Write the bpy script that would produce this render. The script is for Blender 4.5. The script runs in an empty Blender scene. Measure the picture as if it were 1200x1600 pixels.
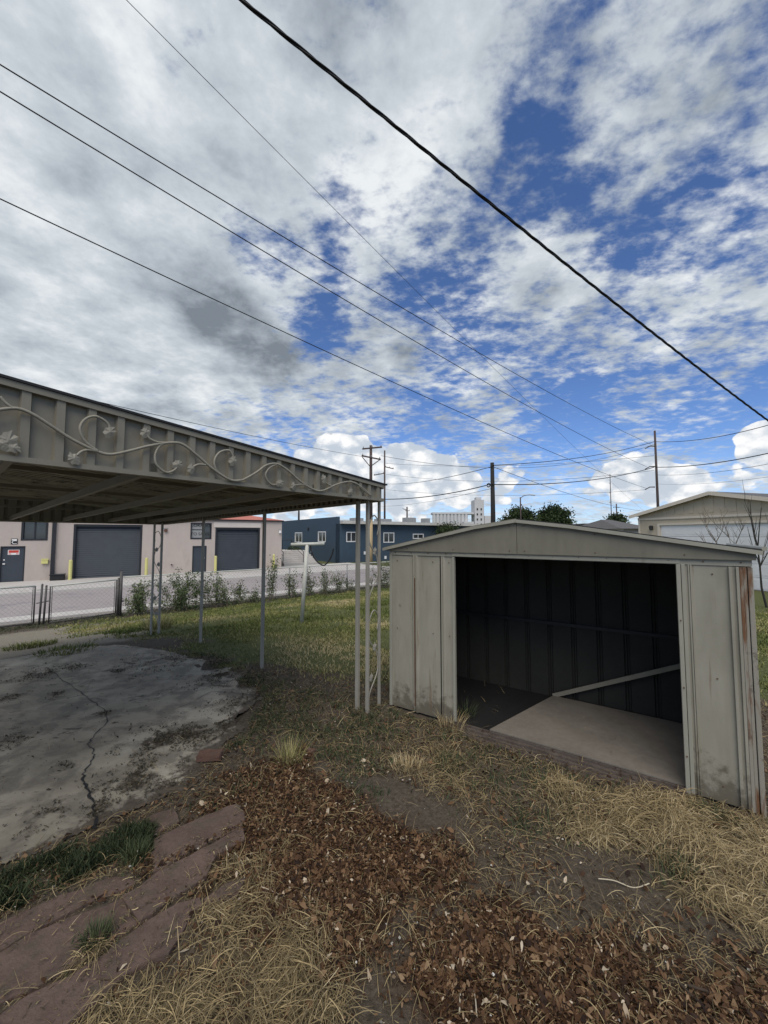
import bpy, math, random
import numpy as np
from mathutils import Vector, Matrix, noise as mnoise
R = math.radians
scene = bpy.context.scene
C = scene.collection

# ------------------------------------------------------------------ camera
EYE = Vector((0, 0, 1.95))
PITCH = R(3.43)
cam_d = bpy.data.cameras.new('camera'); cam = bpy.data.objects.new('camera', cam_d); C.objects.link(cam)
cam.location = EYE; cam.rotation_euler = (R(90) + PITCH, 0, 0)
cam_d.sensor_fit = 'VERTICAL'; cam_d.sensor_height = 36; cam_d.lens = 13.5
cam_d.clip_start = 0.05; cam_d.clip_end = 6000
scene.camera = cam
scene.render.resolution_x = 768; scene.render.resolution_y = 1024

def ray(px, py):
    x = (px - 600) / 600; y = (800 - py) / 600
    c, s = math.cos(PITCH), math.sin(PITCH)
    return Vector((x, c - s * y, s + c * y))
def on_z(px, py, z=0.0):
    d = ray(px, py); t = (z - EYE.z) / d.z; return EYE + d * t
def on_y(px, py, Y):
    d = ray(px, py); return EYE + d * (Y / d.y)
def on_v(px, py, P, u):
    d = ray(px, py); n = Vector((-u[1], u[0], 0))
    t = (Vector(P) - EYE).dot(n) / d.dot(n); return EYE + d * t

# ------------------------------------------------------------------ light
SUN_EL, SUN_AZ = R(54), R(183)          # azimuth clockwise from +Y
sun_d = bpy.data.lights.new('sun', 'SUN'); sun_d.energy = 2.7; sun_d.angle = R(50); sun_d.color = (1, .93, .82)
sun = bpy.data.objects.new('sun', sun_d); C.objects.link(sun)
sdir = Vector((math.sin(SUN_AZ) * math.cos(SUN_EL), math.cos(SUN_AZ) * math.cos(SUN_EL), math.sin(SUN_EL)))
sun.rotation_euler = sdir.to_track_quat('Z', 'Y').to_euler()
scene.view_settings.view_transform = 'Standard'; scene.view_settings.look = 'None'
scene.view_settings.exposure = 0.0; scene.view_settings.gamma = 1.0

# ------------------------------------------------------------------ node helper
class NT:
    def __init__(s, tree): s.t = tree; s.L = tree.links
    def n(s, typ, **kw):
        nd = s.t.nodes.new(typ)
        ins = kw.pop('ins', {})
        for k, v in kw.items(): setattr(nd, k, v)
        for k, v in ins.items():
            if hasattr(v, 'is_output') or isinstance(v, bpy.types.NodeSocket): s.L.new(v, nd.inputs[k])
            else: nd.inputs[k].default_value = v
        return nd
    def math(s, op, a, b=0.0, c=None, clamp=False):
        nd = s.n('ShaderNodeMath', operation=op, use_clamp=clamp, ins={0: a, 1: b})
        if c is not None:
            if isinstance(c, bpy.types.NodeSocket): s.L.new(c, nd.inputs[2])
            else: nd.inputs[2].default_value = c
        return nd.outputs[0]
    def mr(s, v, a, b, c=0.0, d=1.0, smooth=True):
        nd = s.n('ShaderNodeMapRange', interpolation_type='SMOOTHSTEP' if smooth else 'LINEAR',
                 ins={'Value': v, 'From Min': a, 'From Max': b, 'To Min': c, 'To Max': d})
        return nd.outputs[0]
    def noise(s, vec, scale, detail=4, rough=.55, dist=0.0, dim='3D'):
        nd = s.n('ShaderNodeTexNoise', noise_dimensions=dim, ins={'Scale': scale, 'Detail': detail, 'Roughness': rough, 'Distortion': dist})
        if vec is not None: s.L.new(vec, nd.inputs['Vector'])
        return nd.outputs['Fac']
    def mix(s, f, a, b, mode='MIX'):
        nd = s.n('ShaderNodeMix', data_type='RGBA', blend_type=mode)
        for k, v in ((0, f), (6, a), (7, b)):
            if isinstance(v, bpy.types.NodeSocket): s.L.new(v, nd.inputs[k])
            else: nd.inputs[k].default_value = v if k == 0 else (tuple(v) + (1,))[:4]
        return nd.outputs[2]
    def ramp(s, f, stops):
        nd = s.n('ShaderNodeValToRGB'); s.L.new(f, nd.inputs[0])
        el = nd.color_ramp.elements
        while len(el) < len(stops): el.new(.5)
        for e, (p, c) in zip(el, stops): e.position = p; e.color = (tuple(c) + (1,))[:4]
        return nd.outputs[0]

# ------------------------------------------------------------------ world sky with clouds
world = bpy.data.worlds.new('World'); scene.world = world; world.use_nodes = True
wt = world.node_tree; wt.nodes.clear(); W = NT(wt)
geo = W.n('ShaderNodeTexCoord').outputs['Generated']
dirn = W.n('ShaderNodeVectorMath', operation='NORMALIZE', ins={0: geo}).outputs[0]
sep = W.n('ShaderNodeSeparateXYZ', ins={0: dirn}); dz = sep.outputs[2]
den = W.math('ADD', W.math('MAXIMUM', dz, 0.0), 0.16)
pu = W.math('DIVIDE', sep.outputs[0], den); pv = W.math('DIVIDE', sep.outputs[1], den)
P2 = W.n('ShaderNodeCombineXYZ', ins={0: pu, 1: pv, 2: 3.7}).outputs[0]
sky = W.n('ShaderNodeTexSky', sky_type='NISHITA')
sky.sun_disc = False; sky.sun_elevation = SUN_EL; sky.sun_rotation = SUN_AZ; sky.altitude = 1600; sky.air_density = 1.0; sky.dust_density = .3; sky.ozone_density = 2.5
def blob(px, py, rad, w):
    d = ray(px, py).normalized(); e = ray(px + rad * .7, py + rad * .7).normalized()
    dt = W.n('ShaderNodeVectorMath', operation='DOT_PRODUCT', ins={0: dirn, 1: tuple(d)}).outputs['Value']
    return W.mr(dt, d.dot(e), 1.0, 0.0, w)
def total(lst):
    acc = None
    for b in lst:
        v = blob(*b); acc = v if acc is None else W.math('ADD', acc, v)
    return acc
COVER = [(-200, 300, 620, .24), (180, 120, 420, .18), (300, 420, 330, .14), (560, 140, 300, .14), (640, 300, 210, .10), (700, 60, 170, .10),
         (860, 430, 100, .20), (1000, 490, 110, .13), (1100, 90, 230, .10), (1000, 200, 120, .05), (1180, 330, 130, .02), (960, 300, 130, -.08), (1060, 400, 150, -.09), (880, 340, 70, -.06),
         (830, 150, 90, -.05), (520, 400, 55, -.22), (500, 510, 60, -.22), (640, 465, 100, -.07), (690, 510, 100, -.07), (900, 580, 130, -.10),
         (900, 645, 130, -.12), (1130, 640, 130, -.16), (700, 660, 140, .0), (1150, 510, 110, .14), (620, 545, 60, .16), (200, 560, 300, .18), (360, 520, 130, .2), (560, 620, 150, .08),
         (640, 700, 120, -.10), (1000, 660, 100, .06), (780, 640, 90, .08)]
cov = total(COVER)
nA = W.noise(P2, 1.6, 3, .5, .0)
nB = W.noise(P2, 6.6, 9, .58, .0)
nC = W.noise(W.n('ShaderNodeMapping', ins={'Vector': P2, 'Rotation': (0, 0, R(35)), 'Scale': (1, 1.5, 1)}).outputs[0], 19.0, 7, .58, .0)
dens = W.math('ADD', W.math('MULTIPLY', nA, .35), W.math('MULTIPLY', nB, 1.05))
dens = W.math('ADD', dens, W.math('MULTIPLY', nC, .72))
dens = W.math('ADD', dens, -.11)
dens = W.math('ADD', dens, cov)
cloud = W.mr(dens, .76, 1.20)
thick = W.mr(dens, .95, 1.55)
# shade of the cloud bellies: broad grey patches and a fine structure
P3 = W.n('ShaderNodeVectorMath', operation='ADD', ins={0: P2, 1: (5.1, 2.2, 1.0)}).outputs[0]
sA = W.noise(P3, 2.3, 6, .55, .15)
sB = W.noise(P3, 7.5, 8, .62, .1)
DARK = [(390, 530, 110, .20), (340, 480, 90, .16), (420, 565, 70, .12), (290, 465, 90, .10), (480, 590, 90, .12), (440, 40, 260, .20), (330, 60, 120, .06), (560, 100, 150, .1), (640, 545, 45, .22), (840, 455, 45, .2),
        (120, 300, 120, .08), (930, 500, 60, .1), (200, 250, 150, -.03), (60, 60, 200, .05), (600, 250, 150, -.12), (340, 380, 60, .06), (550, 300, 80, -.1)]
dk = total(DARK)
sh = W.math('ADD', W.math('ADD', W.math('MULTIPLY', sA, 1.15), W.math('MULTIPLY', sB, .85)), W.math('MULTIPLY', thick, .0))
sh = W.math('ADD', sh, dk)
shade = W.mr(sh, .75, 1.46, smooth=False)
ccol = W.ramp(shade, [(0.0, (8.4, 8.75, 9.0)), (.32, (5.9, 6.45, 6.95)), (.68, (3.9, 4.4, 4.95)), (1.0, (2.1, 2.45, 2.85))])
skyc = W.mix(1.0, sky.outputs[0], (.92, 1.10, 1.42), 'MULTIPLY')
# thin cloud is lit through: lets some blue in
base = W.mix(cloud, skyc, ccol)
# whitening towards the horizon
hz = W.mr(dz, 0.0, .22, .30, 0.0)
base = W.mix(hz, base, (6.3, 7.2, 8.4))
# bright cumulus heads standing on the horizon
az = W.math('ARCTAN2', sep.outputs[0], sep.outputs[1])
H3 = W.n('ShaderNodeCombineXYZ', ins={0: az, 1: W.math('MULTIPLY', dz, 1.5), 2: 1.3}).outputs[0]
CUM = [(520, 740, 95, .95), (600, 750, 75, .9), (650, 735, 70, .9), (700, 755, 60, .85), (550, 720, 52, .7), (1000, 745, 62, .95), (955, 755, 52, .7), (1050, 760, 60, .7), (1180, 690, 42, .9), (1215, 690, 60, .9),
       (780, 775, 32, .75), (730, 765, 42, .7), (640, 800, 42, .7), (450, 800, 45, .7), (800, 742, 35, .6), (900, 775, 30, .3), (1090, 755, 50, .55), (1180, 740, 60, .6)]
cm = total(CUM)
puff = W.n('ShaderNodeTexVoronoi', feature='SMOOTH_F1', ins={'Vector': H3, 'Scale': 26.0, 'Smoothness': .35})
puff.normalize = False
pn = W.noise(H3, 34.0, 7, .55, .1)
cmd = W.math('ADD', cm, W.math('SUBTRACT', W.math('MULTIPLY', pn, .75), W.math('MULTIPLY', puff.outputs[0], .55)))
cmask = W.mr(cmd, .62, .76)
cn = W.noise(H3, 17.0, 6, .6, .1)
cshade = W.mr(W.math('ADD', cn, W.math('MULTIPLY', puff.outputs[0], .35)), .50, .80)
cumc = W.mix(cshade, (10.2, 10.2, 10.2), (5.6, 6.3, 7.2))
base = W.mix(cmask, base, cumc)
ground_c = W.mr(dz, -.03, 0.0)
base = W.mix(ground_c, (1.2, 1.1, .95), base)
bg = W.n('ShaderNodeBackground', ins={'Color': base, 'Strength': .10})
wo = W.n('ShaderNodeOutputWorld', ins={'Surface': bg.outputs[0]})
world.cycles.sampling_method = 'MANUAL'; world.cycles.sample_map_resolution = 1024

# ------------------------------------------------------------------ materials
def new_mat(name):
    m = bpy.data.materials.new(name); m.use_nodes = True
    t = m.node_tree; t.nodes.clear(); N = NT(t)
    out = N.n('ShaderNodeOutputMaterial'); b = N.n('ShaderNodeBsdfPrincipled')
    N.L.new(b.outputs[0], out.inputs[0]); return m, N, b
def coords(N, scale=(1, 1, 1)):
    g = N.n('ShaderNodeNewGeometry').outputs['Position']
    return N.n('ShaderNodeMapping', ins={'Vector': g, 'Scale': scale}).outputs[0]
def surf(name, col, rough=.7, var=.25, scale=3.0, metal=0.0, bump=.0, bscale=30.0, stretch=(1, 1, 1), dirt=None, dirt_amt=(.55, .75), spec=.4, bdist=.01):
    m, N, b = new_mat(name); v = coords(N, stretch)
    n1 = N.noise(v, scale, 6, .6); n2 = N.noise(v, scale * 7, 4, .6)
    f = N.math('ADD', N.math('MULTIPLY', n1, .65), N.math('MULTIPLY', n2, .35))
    lo = tuple(c * (1 - var) for c in col); hi = tuple(min(1, c * (1 + var)) for c in col)
    c = N.ramp(f, [(.3, lo), (.7, hi)])
    if dirt:
        dm = N.mr(N.noise(v, scale * 1.7, 8, .68), dirt_amt[0], dirt_amt[1])
        c = N.mix(dm, c, dirt)
    N.L.new(c, b.inputs['Base Color'])
    b.inputs['Roughness'].default_value = rough; b.inputs['Metallic'].default_value = metal
    b.inputs['Specular IOR Level'].default_value = spec
    if bump:
        bn = N.n('ShaderNodeBump', ins={'Strength': bump, 'Distance': bdist, 'Height': N.noise(v, bscale, 5, .6)})
        N.L.new(bn.outputs[0], b.inputs['Normal'])
    return m
def tint_mat(name, stops, rough=.75, trans=0.0, attr='tint'):
    m, N, b = new_mat(name)
    a = N.n('ShaderNodeAttribute', attribute_name=attr).outputs['Fac']
    N.L.new(N.ramp(a, stops), b.inputs['Base Color'])
    b.inputs['Roughness'].default_value = rough; b.inputs['Specular IOR Level'].default_value = .25
    return m
M = {}
M['shed'] = surf('shed_paint', (.175, .164, .124), .6, .18, 2.2, 0, .15, 40, (1, 1, .35), (.13, .12, .085), (.60, .80), .35)
M['shed_hi'] = surf('shed_trim_paint', (.29, .28, .225), .5, .1, 3, 0, .1, 60, (1, 1, .3), (.16, .13, .09), (.62, .8))
M['carport'] = surf('carport_paint', (.225, .205, .155), .55, .10, 3, 0, .12, 50, (1, 1, .4), (.14, .13, .10), (.6, .85))
M['carport_trim'] = surf('carport_post_paint', (.32, .30, .25), .5, .15, 5, 0, .1, 60, (1, 1, .4), (.14, .10, .07), (.62, .8))
M['inside'] = surf('shaded_inner_sheet', (.024, .023, .018), .8, .25, 2.5, 0, .1)  # near-black: the shade inside the shed is put into the sheet colour
M['scroll'] = surf('fascia_scroll_paint', (.265, .245, .19), .55, .2, 12, 0, .2, 80, (1, 1, 1), (.12, .09, .06), (.60, .72))
M['deck'] = surf('roof_deck_underside', (.36, .34, .26), .7, .45, 2.0, 0, .15, 30, (1, 1, 1), (.04, .04, .03), (.5, .7))
M['black'] = surf('black_edge', (.015, .015, .015), .6, .2)
M['rust'] = surf('rust', (.11, .055, .03), .85, .4, 8, 0, .5, 90, (1, 1, .25), (.04, .03, .025), (.5, .7))
M['rail'] = surf('old_track', (.10, .08, .065), .7, .4, 10, 0, .4, 80, (1, 1, 1), (.05, .03, .02), (.5, .65))
M['hardboard'] = surf('hardboard', (.175, .155, .128), .75, .26, 2.5, 0, .1, 30, (1, 1, 1), (.22, .18, .13), (.58, .8))
M['galv'] = surf('galvanised', (.24, .24, .23), .45, .2, 6, .4, .1)
M['galv_dark'] = surf('weathered_pipe', (.085, .08, .075), .6, .3, 8, .3, .1)
M['white_pipe'] = surf('white_painted_pipe', (.52, .52, .46), .5, .15, 6, 0, .1, 60, (1, 1, 1), (.25, .22, .17), (.6, .75))
M['tan'] = surf('tan_stucco', (.47, .405, .355), .9, .07, .9, 0, .25, 60, (1, 1, .5), (.37, .32, .28), (.54, .8))
M['tan_lt'] = surf('pale_stucco', (.60, .54, .48), .9, .06, .9, 0, .25, 60)
M['slate'] = surf('slate_door', (.045, .055, .068), .5, .15, 2, 0, .05)
M['slate_frame'] = surf('dark_door_frame', (.02, .022, .026), .5, .2)
M['redroof'] = surf('salmon_roof', (.50, .17, .12), .7, .15, 2)
M['yellow'] = surf('yellow_paint', (.62, .58, .22), .55, .12, 3)
M['blue'] = surf('blue_paint', (.045, .073, .102), .85, .08, .7, 0, .2, 40)
M['white'] = surf('white_paint', (.78, .77, .74), .5, .08, 3)
M['offwhite'] = surf('pale_trim', (.52, .50, .45), .6, .12, 2)
M['glass'] = surf('window_glass', (.03, .035, .04), .08, .3, 2, 0, 0, spec=.9)
M['concrete_far'] = surf('pale_concrete', (.50, .47, .43), .9, .12, .6, 0, .2, 20, (1, 1, 1), (.35, .31, .26), (.55, .75))
M['asphalt'] = surf('worn_asphalt', (.33, .29, .275), .9, .10, .35, 0, .3, 30, (1, 1, 1), (.24, .22, .22), (.5, .7))
M['silo'] = surf('silo_concrete', (.55, .54, .53), .9, .06, .05)
M['beige'] = surf('beige_siding', (.52, .44, .32), .7, .08, 2)
M['beige_trim'] = surf('cream_trim', (.68, .60, .48), .7, .08, 2)
M['shingle'] = surf('grey_shingle', (.12, .115, .11), .9, .25, 6, 0, .3, 20)
M['bark'] = surf('pale_bark', (.16, .13, .10), .9, .3, 8)
M['bark_dark'] = surf('dark_bark', (.045, .04, .032), .9, .3, 8, 0, .6, 40)
M['pole'] = surf('weathered_pole', (.075, .055, .05), .9, .3, 4, 0, .3, 40, (1, 1, .1))
M['pole_tan'] = surf('sun_bleached_pole', (.42, .32, .18), .9, .15, 4, 0, .3, 40, (1, 1, .1))
M['pole_black'] = surf('tarred_pole', (.018, .016, .015), .8, .3, 4, 0, .3, 40, (1, 1, .1))
M['wire'] = surf('black_cable', (.012, .012, .013), .6, .2)
M['wire_far'] = surf('grey_wire', (.05, .055, .06), .6, .2)
M['brick'] = surf('red_brick', (.125, .068, .048), .9, .25, 12, 0, .6, 90, (1, 1, 1), (.10, .075, .055), (.5, .7))
M['flag'] = surf('red_flagstone', (.118, .082, .067), .9, .34, 6, 0, .9, 70, (1, 1, 1), (.095, .078, .058), (.50, .66), .2, .006)
M['greybox'] = surf('grey_box', (.30, .30, .29), .6, .1)

# slab: old grey concrete
def slab_mat():
    m, N, b = new_mat('old_concrete_slab'); v = coords(N)
    big = N.noise(v, .85, 6, .6, .4); mid = N.noise(v, 3.6, 7, .62, .3); fine = N.noise(v, 60, 4, .7)
    c = N.ramp(big, [(.36, (.180, .158, .116)), (.47, (.305, .272, .208)), (.60, (.425, .385, .300))])
    c = N.mix(N.mr(mid, .44, .60, .0, .62), c, (.115, .102, .082))
    c = N.mix(N.mr(fine, .45, .75, 0, .35), c, (.27, .26, .24))
    # stains, leaf tannin, mud
    st = N.mr(N.noise(N.n('ShaderNodeMapping', ins={'Vector': v, 'Scale': (1.0, 1.8, 1), 'Location': (3, 1, 0)}).outputs[0], 2.6, 9, .7, .5), .585, .65)
    c = N.mix(N.math('MULTIPLY', st, .8), c, (.055, .043, .032))
    a = N.n('ShaderNodeAttribute', attribute_name='dirt').outputs['Fac']
    dm = N.mr(N.math('ADD', a, N.math('MULTIPLY', N.noise(v, 9, 8, .7), .9)), .92, 1.08)
    dirtc = N.ramp(N.noise(v, 25, 5, .7), [(.3, (.055, .045, .033)), (.7, (.12, .10, .075))])
    c = N.mix(dm, c, dirtc)
    N.L.new(c, b.inputs['Base Color'])
    wet = N.mr(big, .35, .55, .6, .85)
    N.L.new(wet, b.inputs['Roughness']); b.inputs['Specular IOR Level'].default_value = .25
    h = N.math('ADD', N.math('MULTIPLY', N.noise(v, 22, 6, .7), .6), N.math('MULTIPLY', dm, .7))
    N.L.new(N.n('ShaderNodeBump', ins={'Strength': .5, 'Distance': .012, 'Height': h}).outputs[0], b.inputs['Normal'])
    return m
M['slab'] = slab_mat()

def ground_mat():
    m, N, b = new_mat('yard_ground'); v = coords(N)
    def at(n): return N.n('ShaderNodeAttribute', attribute_name=n).outputs['Fac']
    f1 = N.noise(v, 3.0, 8, .65, .3); f2 = N.noise(v, 32, 6, .72); f3 = N.noise(v, 120, 3, .7)
    soil = N.ramp(f2, [(.30, (.045, .036, .026)), (.55, (.102, .083, .061)), (.75, (.175, .148, .115))])
    soil = N.mix(N.mr(f1, .4, .65, 0, .5), soil, (.10, .085, .068))
    mulch = N.ramp(f2, [(.32, (.018, .009, .005)), (.50, (.055, .028, .014)), (.68, (.115, .060, .030))])
    straw = N.ramp(f2, [(.3, (.05, .038, .02)), (.5, (.13, .10, .058)), (.7, (.26, .205, .13))])
    green = N.ramp(f2, [(.3, (.04, .048, .016)), (.52, (.10, .110, .04)), (.72, (.18, .17, .08))])
    pale = N.ramp(f2, [(.3, (.16, .14, .105)), (.6, (.27, .24, .185)), (.75, (.34, .30, .24))])
    c = N.mix(at('mulch'), soil, mulch); c = N.mix(at('straw'), c, straw)
    gm = N.mr(N.math('ADD', at('green'), N.math('MULTIPLY', N.math('SUBTRACT', f1, .5), .8)), .25, .7)
    c = N.mix(gm, c, green); c = N.mix(at('pale'), c, pale)
    c = N.mix(N.mr(f3, .64, .74, 0, .4), c, (.20, .18, .14))
    N.L.new(c, b.inputs['Base Color']); b.inputs['Roughness'].default_value = .95; b.inputs['Specular IOR Level'].default_value = .15
    N.L.new(N.n('ShaderNodeBump', ins={'Strength': .8, 'Distance': .02, 'Height': N.math('ADD', f2, N.math('MULTIPLY', f3, .4))}).outputs[0], b.inputs['Normal'])
    return m
M['ground'] = ground_mat()
M['blade_green'] = tint_mat('grass_blades', [(0, (.045, .070, .014)), (.35, (.125, .150, .036)), (.6, (.225, .225, .075)), (.85, (.36, .31, .14)), (1, (.46, .38, .21))])
M['weed_green'] = tint_mat('weed_leaves', [(0, (.020, .029, .012)), (.5, (.050, .066, .028)), (1, (.115, .130, .060))])
M['blade_straw'] = tint_mat('straw_blades', [(0, (.055, .045, .026)), (.4, (.19, .145, .075)), (.75, (.40, .305, .155)), (1, (.56, .46, .28))])
M['chips'] = tint_mat('leaf_litter_leaves', [(0, (.018, .009, .005)), (.35, (.062, .030, .013)), (.65, (.155, .088, .043)), (.90, (.26, .175, .10)), (1, (.48, .40, .29))])
M['shrub'] = tint_mat('shrub_leaves', [(0, (.030, .052, .018)), (.5, (.085, .12, .045)), (.85, (.18, .21, .10)), (1, (.32, .34, .2))])
M['tree_far'] = tint_mat('tree_leaves', [(0, (.012, .022, .008)), (.5, (.035, .055, .018)), (1, (.08, .10, .035))])
M['debris'] = tint_mat('crumbled_leaves', [(0, (.030, .026, .015)), (.5, (.085, .070, .045)), (1, (.20, .17, .12))])
M['bits'] = tint_mat('pebbles', [(0, (.12, .11, .09)), (.6, (.3, .28, .24)), (1, (.62, .60, .55))])

def shed_rust_mat():
    m, N, b = new_mat('rust_streaked_paint'); v = coords(N, (1, 1, .12)); w = coords(N)
    n = N.noise(v, 14, 7, .65, .2); k = N.noise(w, 6, 6, .7)
    c = N.mix(N.mr(n, .47, .60), (.27, .25, .20), (.15, .070, .030))
    c = N.mix(N.mr(k, .56, .68), c, (.045, .028, .018))
    N.L.new(c, b.inputs['Base Color']); b.inputs['Roughness'].default_value = .8
    return m
M['rusty_paint'] = shed_rust_mat()

def far_panel():   # shed wall panels: paint that is grimy near the ground
    m, N, b = new_mat('grimy_shed_panel'); v = coords(N, (1, 1, .25)); w = coords(N)
    z = N.n('ShaderNodeSeparateXYZ', ins={0: N.n('ShaderNodeNewGeometry').outputs['Position']}).outputs[2]
    n = N.noise(v, 5, 7, .62, .2); k = N.noise(w, 9, 8, .72)
    c = N.ramp(n, [(.3, (.245, .230, .175)), (.7, (.330, .312, .248))])
    g = N.mr(N.math('ADD', z, N.math('MULTIPLY', N.math('SUBTRACT', k, .5), -1.0)), .08, .32, 1, 0)
    c = N.mix(N.math('MULTIPLY', g, .75), c, (.085, .070, .048))
    rs_ = N.mr(N.noise(N.n('ShaderNodeMapping', ins={'Vector': w, 'Scale': (6, 6, .35)}).outputs[0], 3.0, 6, .6), .58, .70)
    c = N.mix(N.math('MULTIPLY', rs_, .6), c, (.15, .085, .045))
    sp = N.mr(k, .64, .72); c = N.mix(N.math('MULTIPLY', sp, .55), c, (.10, .085, .06))
    N.L.new(c, b.inputs['Base Color']); b.inputs['Roughness'].default_value = .5
    N.L.new(N.n('ShaderNodeBump', ins={'Strength': .25, 'Distance': .02, 'Height': N.noise(w, 3.5, 3, .5)}).outputs[0], b.inputs['Normal'])
    return m
M['panel'] = far_panel()

# ------------------------------------------------------------------ mesh building
def V3(p): return Vector((p[0], p[1], p[2]))
class Frame:
    def __init__(s, o, u, d=None):
        s.o = V3(o); s.u = Vector((u[0], u[1], 0)).normalized()
        s.d = Vector((d[0], d[1], 0)).normalized() if d is not None else Vector((-s.u.y, s.u.x, 0))
    def p(s, u, d, z): return s.o + s.u * u + s.d * d + Vector((0, 0, z))
WF = Frame((0, 0, 0), (1, 0))
class MB:
    def __init__(s): s.v = []; s.f = []
    def poly(s, pts):
        i = len(s.v); s.v += [V3(p) for p in pts]; s.f.append(list(range(i, i + len(pts)))); return s
    def hexa(s, P):   # 8 corners: 4 bottom ccw, 4 top
        i = len(s.v); s.v += [V3(p) for p in P]
        s.f += [[i + a for a in q] for q in ((0, 3, 2, 1), (4, 5, 6, 7), (0, 1, 5, 4), (1, 2, 6, 5), (2, 3, 7, 6), (3, 0, 4, 7))]; return s
    def box(s, F, u0, u1, d0, d1, z0, z1):
        return s.hexa([F.p(u0, d0, z0), F.p(u1, d0, z0), F.p(u1, d1, z0), F.p(u0, d1, z0), F.p(u0, d0, z1), F.p(u1, d0, z1), F.p(u1, d1, z1), F.p(u0, d1, z1)])
    def bar(s, a, b, w, h=None, up=(0, 0, 1)):
        a, b = V3(a), V3(b); h = h or w; t = (b - a).normalized(); x = t.cross(Vector(up))
        if x.length < 1e-4: x = Vector((1, 0, 0))
        x.normalize(); y = x.cross(t).normalized(); x *= w / 2; y *= h / 2
        return s.hexa([a - x - y, a + x - y, a + x + y, a - x + y, b - x - y, b + x - y, b + x + y, b - x + y])
    def tube(s, pts, r, n=8, cap=True):
        pts = [V3(p) for p in pts]; k = len(pts); rr = r if isinstance(r, (list, tuple)) else [r] * k
        i0 = len(s.v); ref = None
        for j, p in enumerate(pts):
            t = (pts[min(j + 1, k - 1)] - pts[max(j - 1, 0)]); t.normalize()
            if ref is None:
                ref = t.cross(Vector((0, 0, 1)))
                if ref.length < .05: ref = t.cross(Vector((1, 0, 0)))
            x = (ref - t * ref.dot(t)).normalized(); ref = x; y = t.cross(x)
            for q in range(n):
                a = 2 * math.pi * q / n; s.v.append(p + (x * math.cos(a) + y * math.sin(a)) * rr[j])
        for j in range(k - 1):
            for q in range(n):
                a = i0 + j * n + q; b = i0 + j * n + (q + 1) % n; s.f.append([a, b, b + n, a + n])
        if cap:
            s.f.append([i0 + q for q in range(n)][::-1]); s.f.append([i0 + (k - 1) * n + q for q in range(n)])
        return s
    def prism(s, F, prof, u0, u1, axis='u'):   # prof: (d,z) pairs along u
        n = len(prof); i = len(s.v)
        for u in (u0, u1): s.v += [F.p(u, d, z) for d, z in prof]
        s.f.append([i + k for k in range(n)][::-1]); s.f.append([i + n + k for k in range(n)])
        s.f += [[i + k, i + (k + 1) % n, i + n + (k + 1) % n, i + n + k] for k in range(n)]; return s
    def build(s, name, mat, parent=None, smooth=False, bevel=0):
        me = bpy.data.meshes.new(name)
        off = WORLD.get(parent.name, Vector((0, 0, 0))) if parent else Vector((0, 0, 0))
        vs = [tuple(v - off) for v in s.v]
        me.from_pydata(vs, [], s.f); me.update()
        me.materials.append(mat)
        import bmesh
        bm = bmesh.new(); bm.from_mesh(me); bmesh.ops.recalc_face_normals(bm, faces=bm.faces)
        if bevel:
            bmesh.ops.bevel(bm, geom=list(bm.edges), offset=bevel, segments=2, affect='EDGES', profile=.6)
        bm.to_mesh(me); bm.free()
        if smooth:
            me.polygons.foreach_set('use_smooth', [True] * len(me.polygons))
        o = bpy.data.objects.new(name, me); C.objects.link(o)
        if parent: o.parent = parent; WORLD[o.name] = off
        return o
WORLD = {}
def tag(o, label=None, cat=None, group=None, kind=None):
    if label: o['label'] = label
    if cat: o['category'] = cat
    if group: o['group'] = group
    if kind: o['kind'] = kind
    return o
def thing(name, label, cat, loc, group=None):
    o = bpy.data.objects.new(name, None); C.objects.link(o); o.location = loc; o.empty_display_size = .2
    WORLD[o.name] = V3(loc); return tag(o, label, cat, group)
def np_mesh(name, verts, faces, mat, attrs=None, parent=None, smooth=False):
    me = bpy.data.meshes.new(name); nv = len(verts); nf, k = faces.shape
    me.vertices.add(nv); me.vertices.foreach_set('co', verts.astype(np.float32).ravel())
    me.loops.add(nf * k); me.loops.foreach_set('vertex_index', faces.astype(np.int32).ravel())
    me.polygons.add(nf); me.polygons.foreach_set('loop_start', np.arange(0, nf * k, k, dtype=np.int32))
    try: me.polygons.foreach_set('loop_total', np.full(nf, k, dtype=np.int32))
    except Exception: pass
    if smooth: me.polygons.foreach_set('use_smooth', np.ones(nf, dtype=bool))
    me.update(calc_edges=True); me.validate()
    for an, av in (attrs or {}).items():
        a = me.attributes.new(an, 'FLOAT', 'POINT'); a.data.foreach_set('value', av.astype(np.float32))
    me.materials.append(mat)
    o = bpy.data.objects.new(name, me); C.objects.link(o)
    if parent: o.parent = parent
    return o

# vector noise in numpy
_rs = np.random.RandomState(7); _G = _rs.rand(256, 256)
def vn(x, y):
    xi = np.floor(x).astype(int); yi = np.floor(y).astype(int); fx = x - xi; fy = y - yi
    fx = fx * fx * (3 - 2 * fx); fy = fy * fy * (3 - 2 * fy)
    g = lambda a, b: _G[a & 255, b & 255]
    return (g(xi, yi) * (1 - fx) + g(xi + 1, yi) * fx) * (1 - fy) + (g(xi, yi + 1) * (1 - fx) + g(xi + 1, yi + 1) * fx) * fy
def fbm(x, y, s=1.0, o=4):
    r = 0; a = .5; t = 0
    for k in range(o): r = r + a * vn(x * s + 17 * k, y * s + 31 * k); t += a; s *= 2.07; a *= .5
    return r / t
def sst(x, a, b):
    t = np.clip((x - a) / (b - a), 0, 1); return t * t * (3 - 2 * t)

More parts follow.
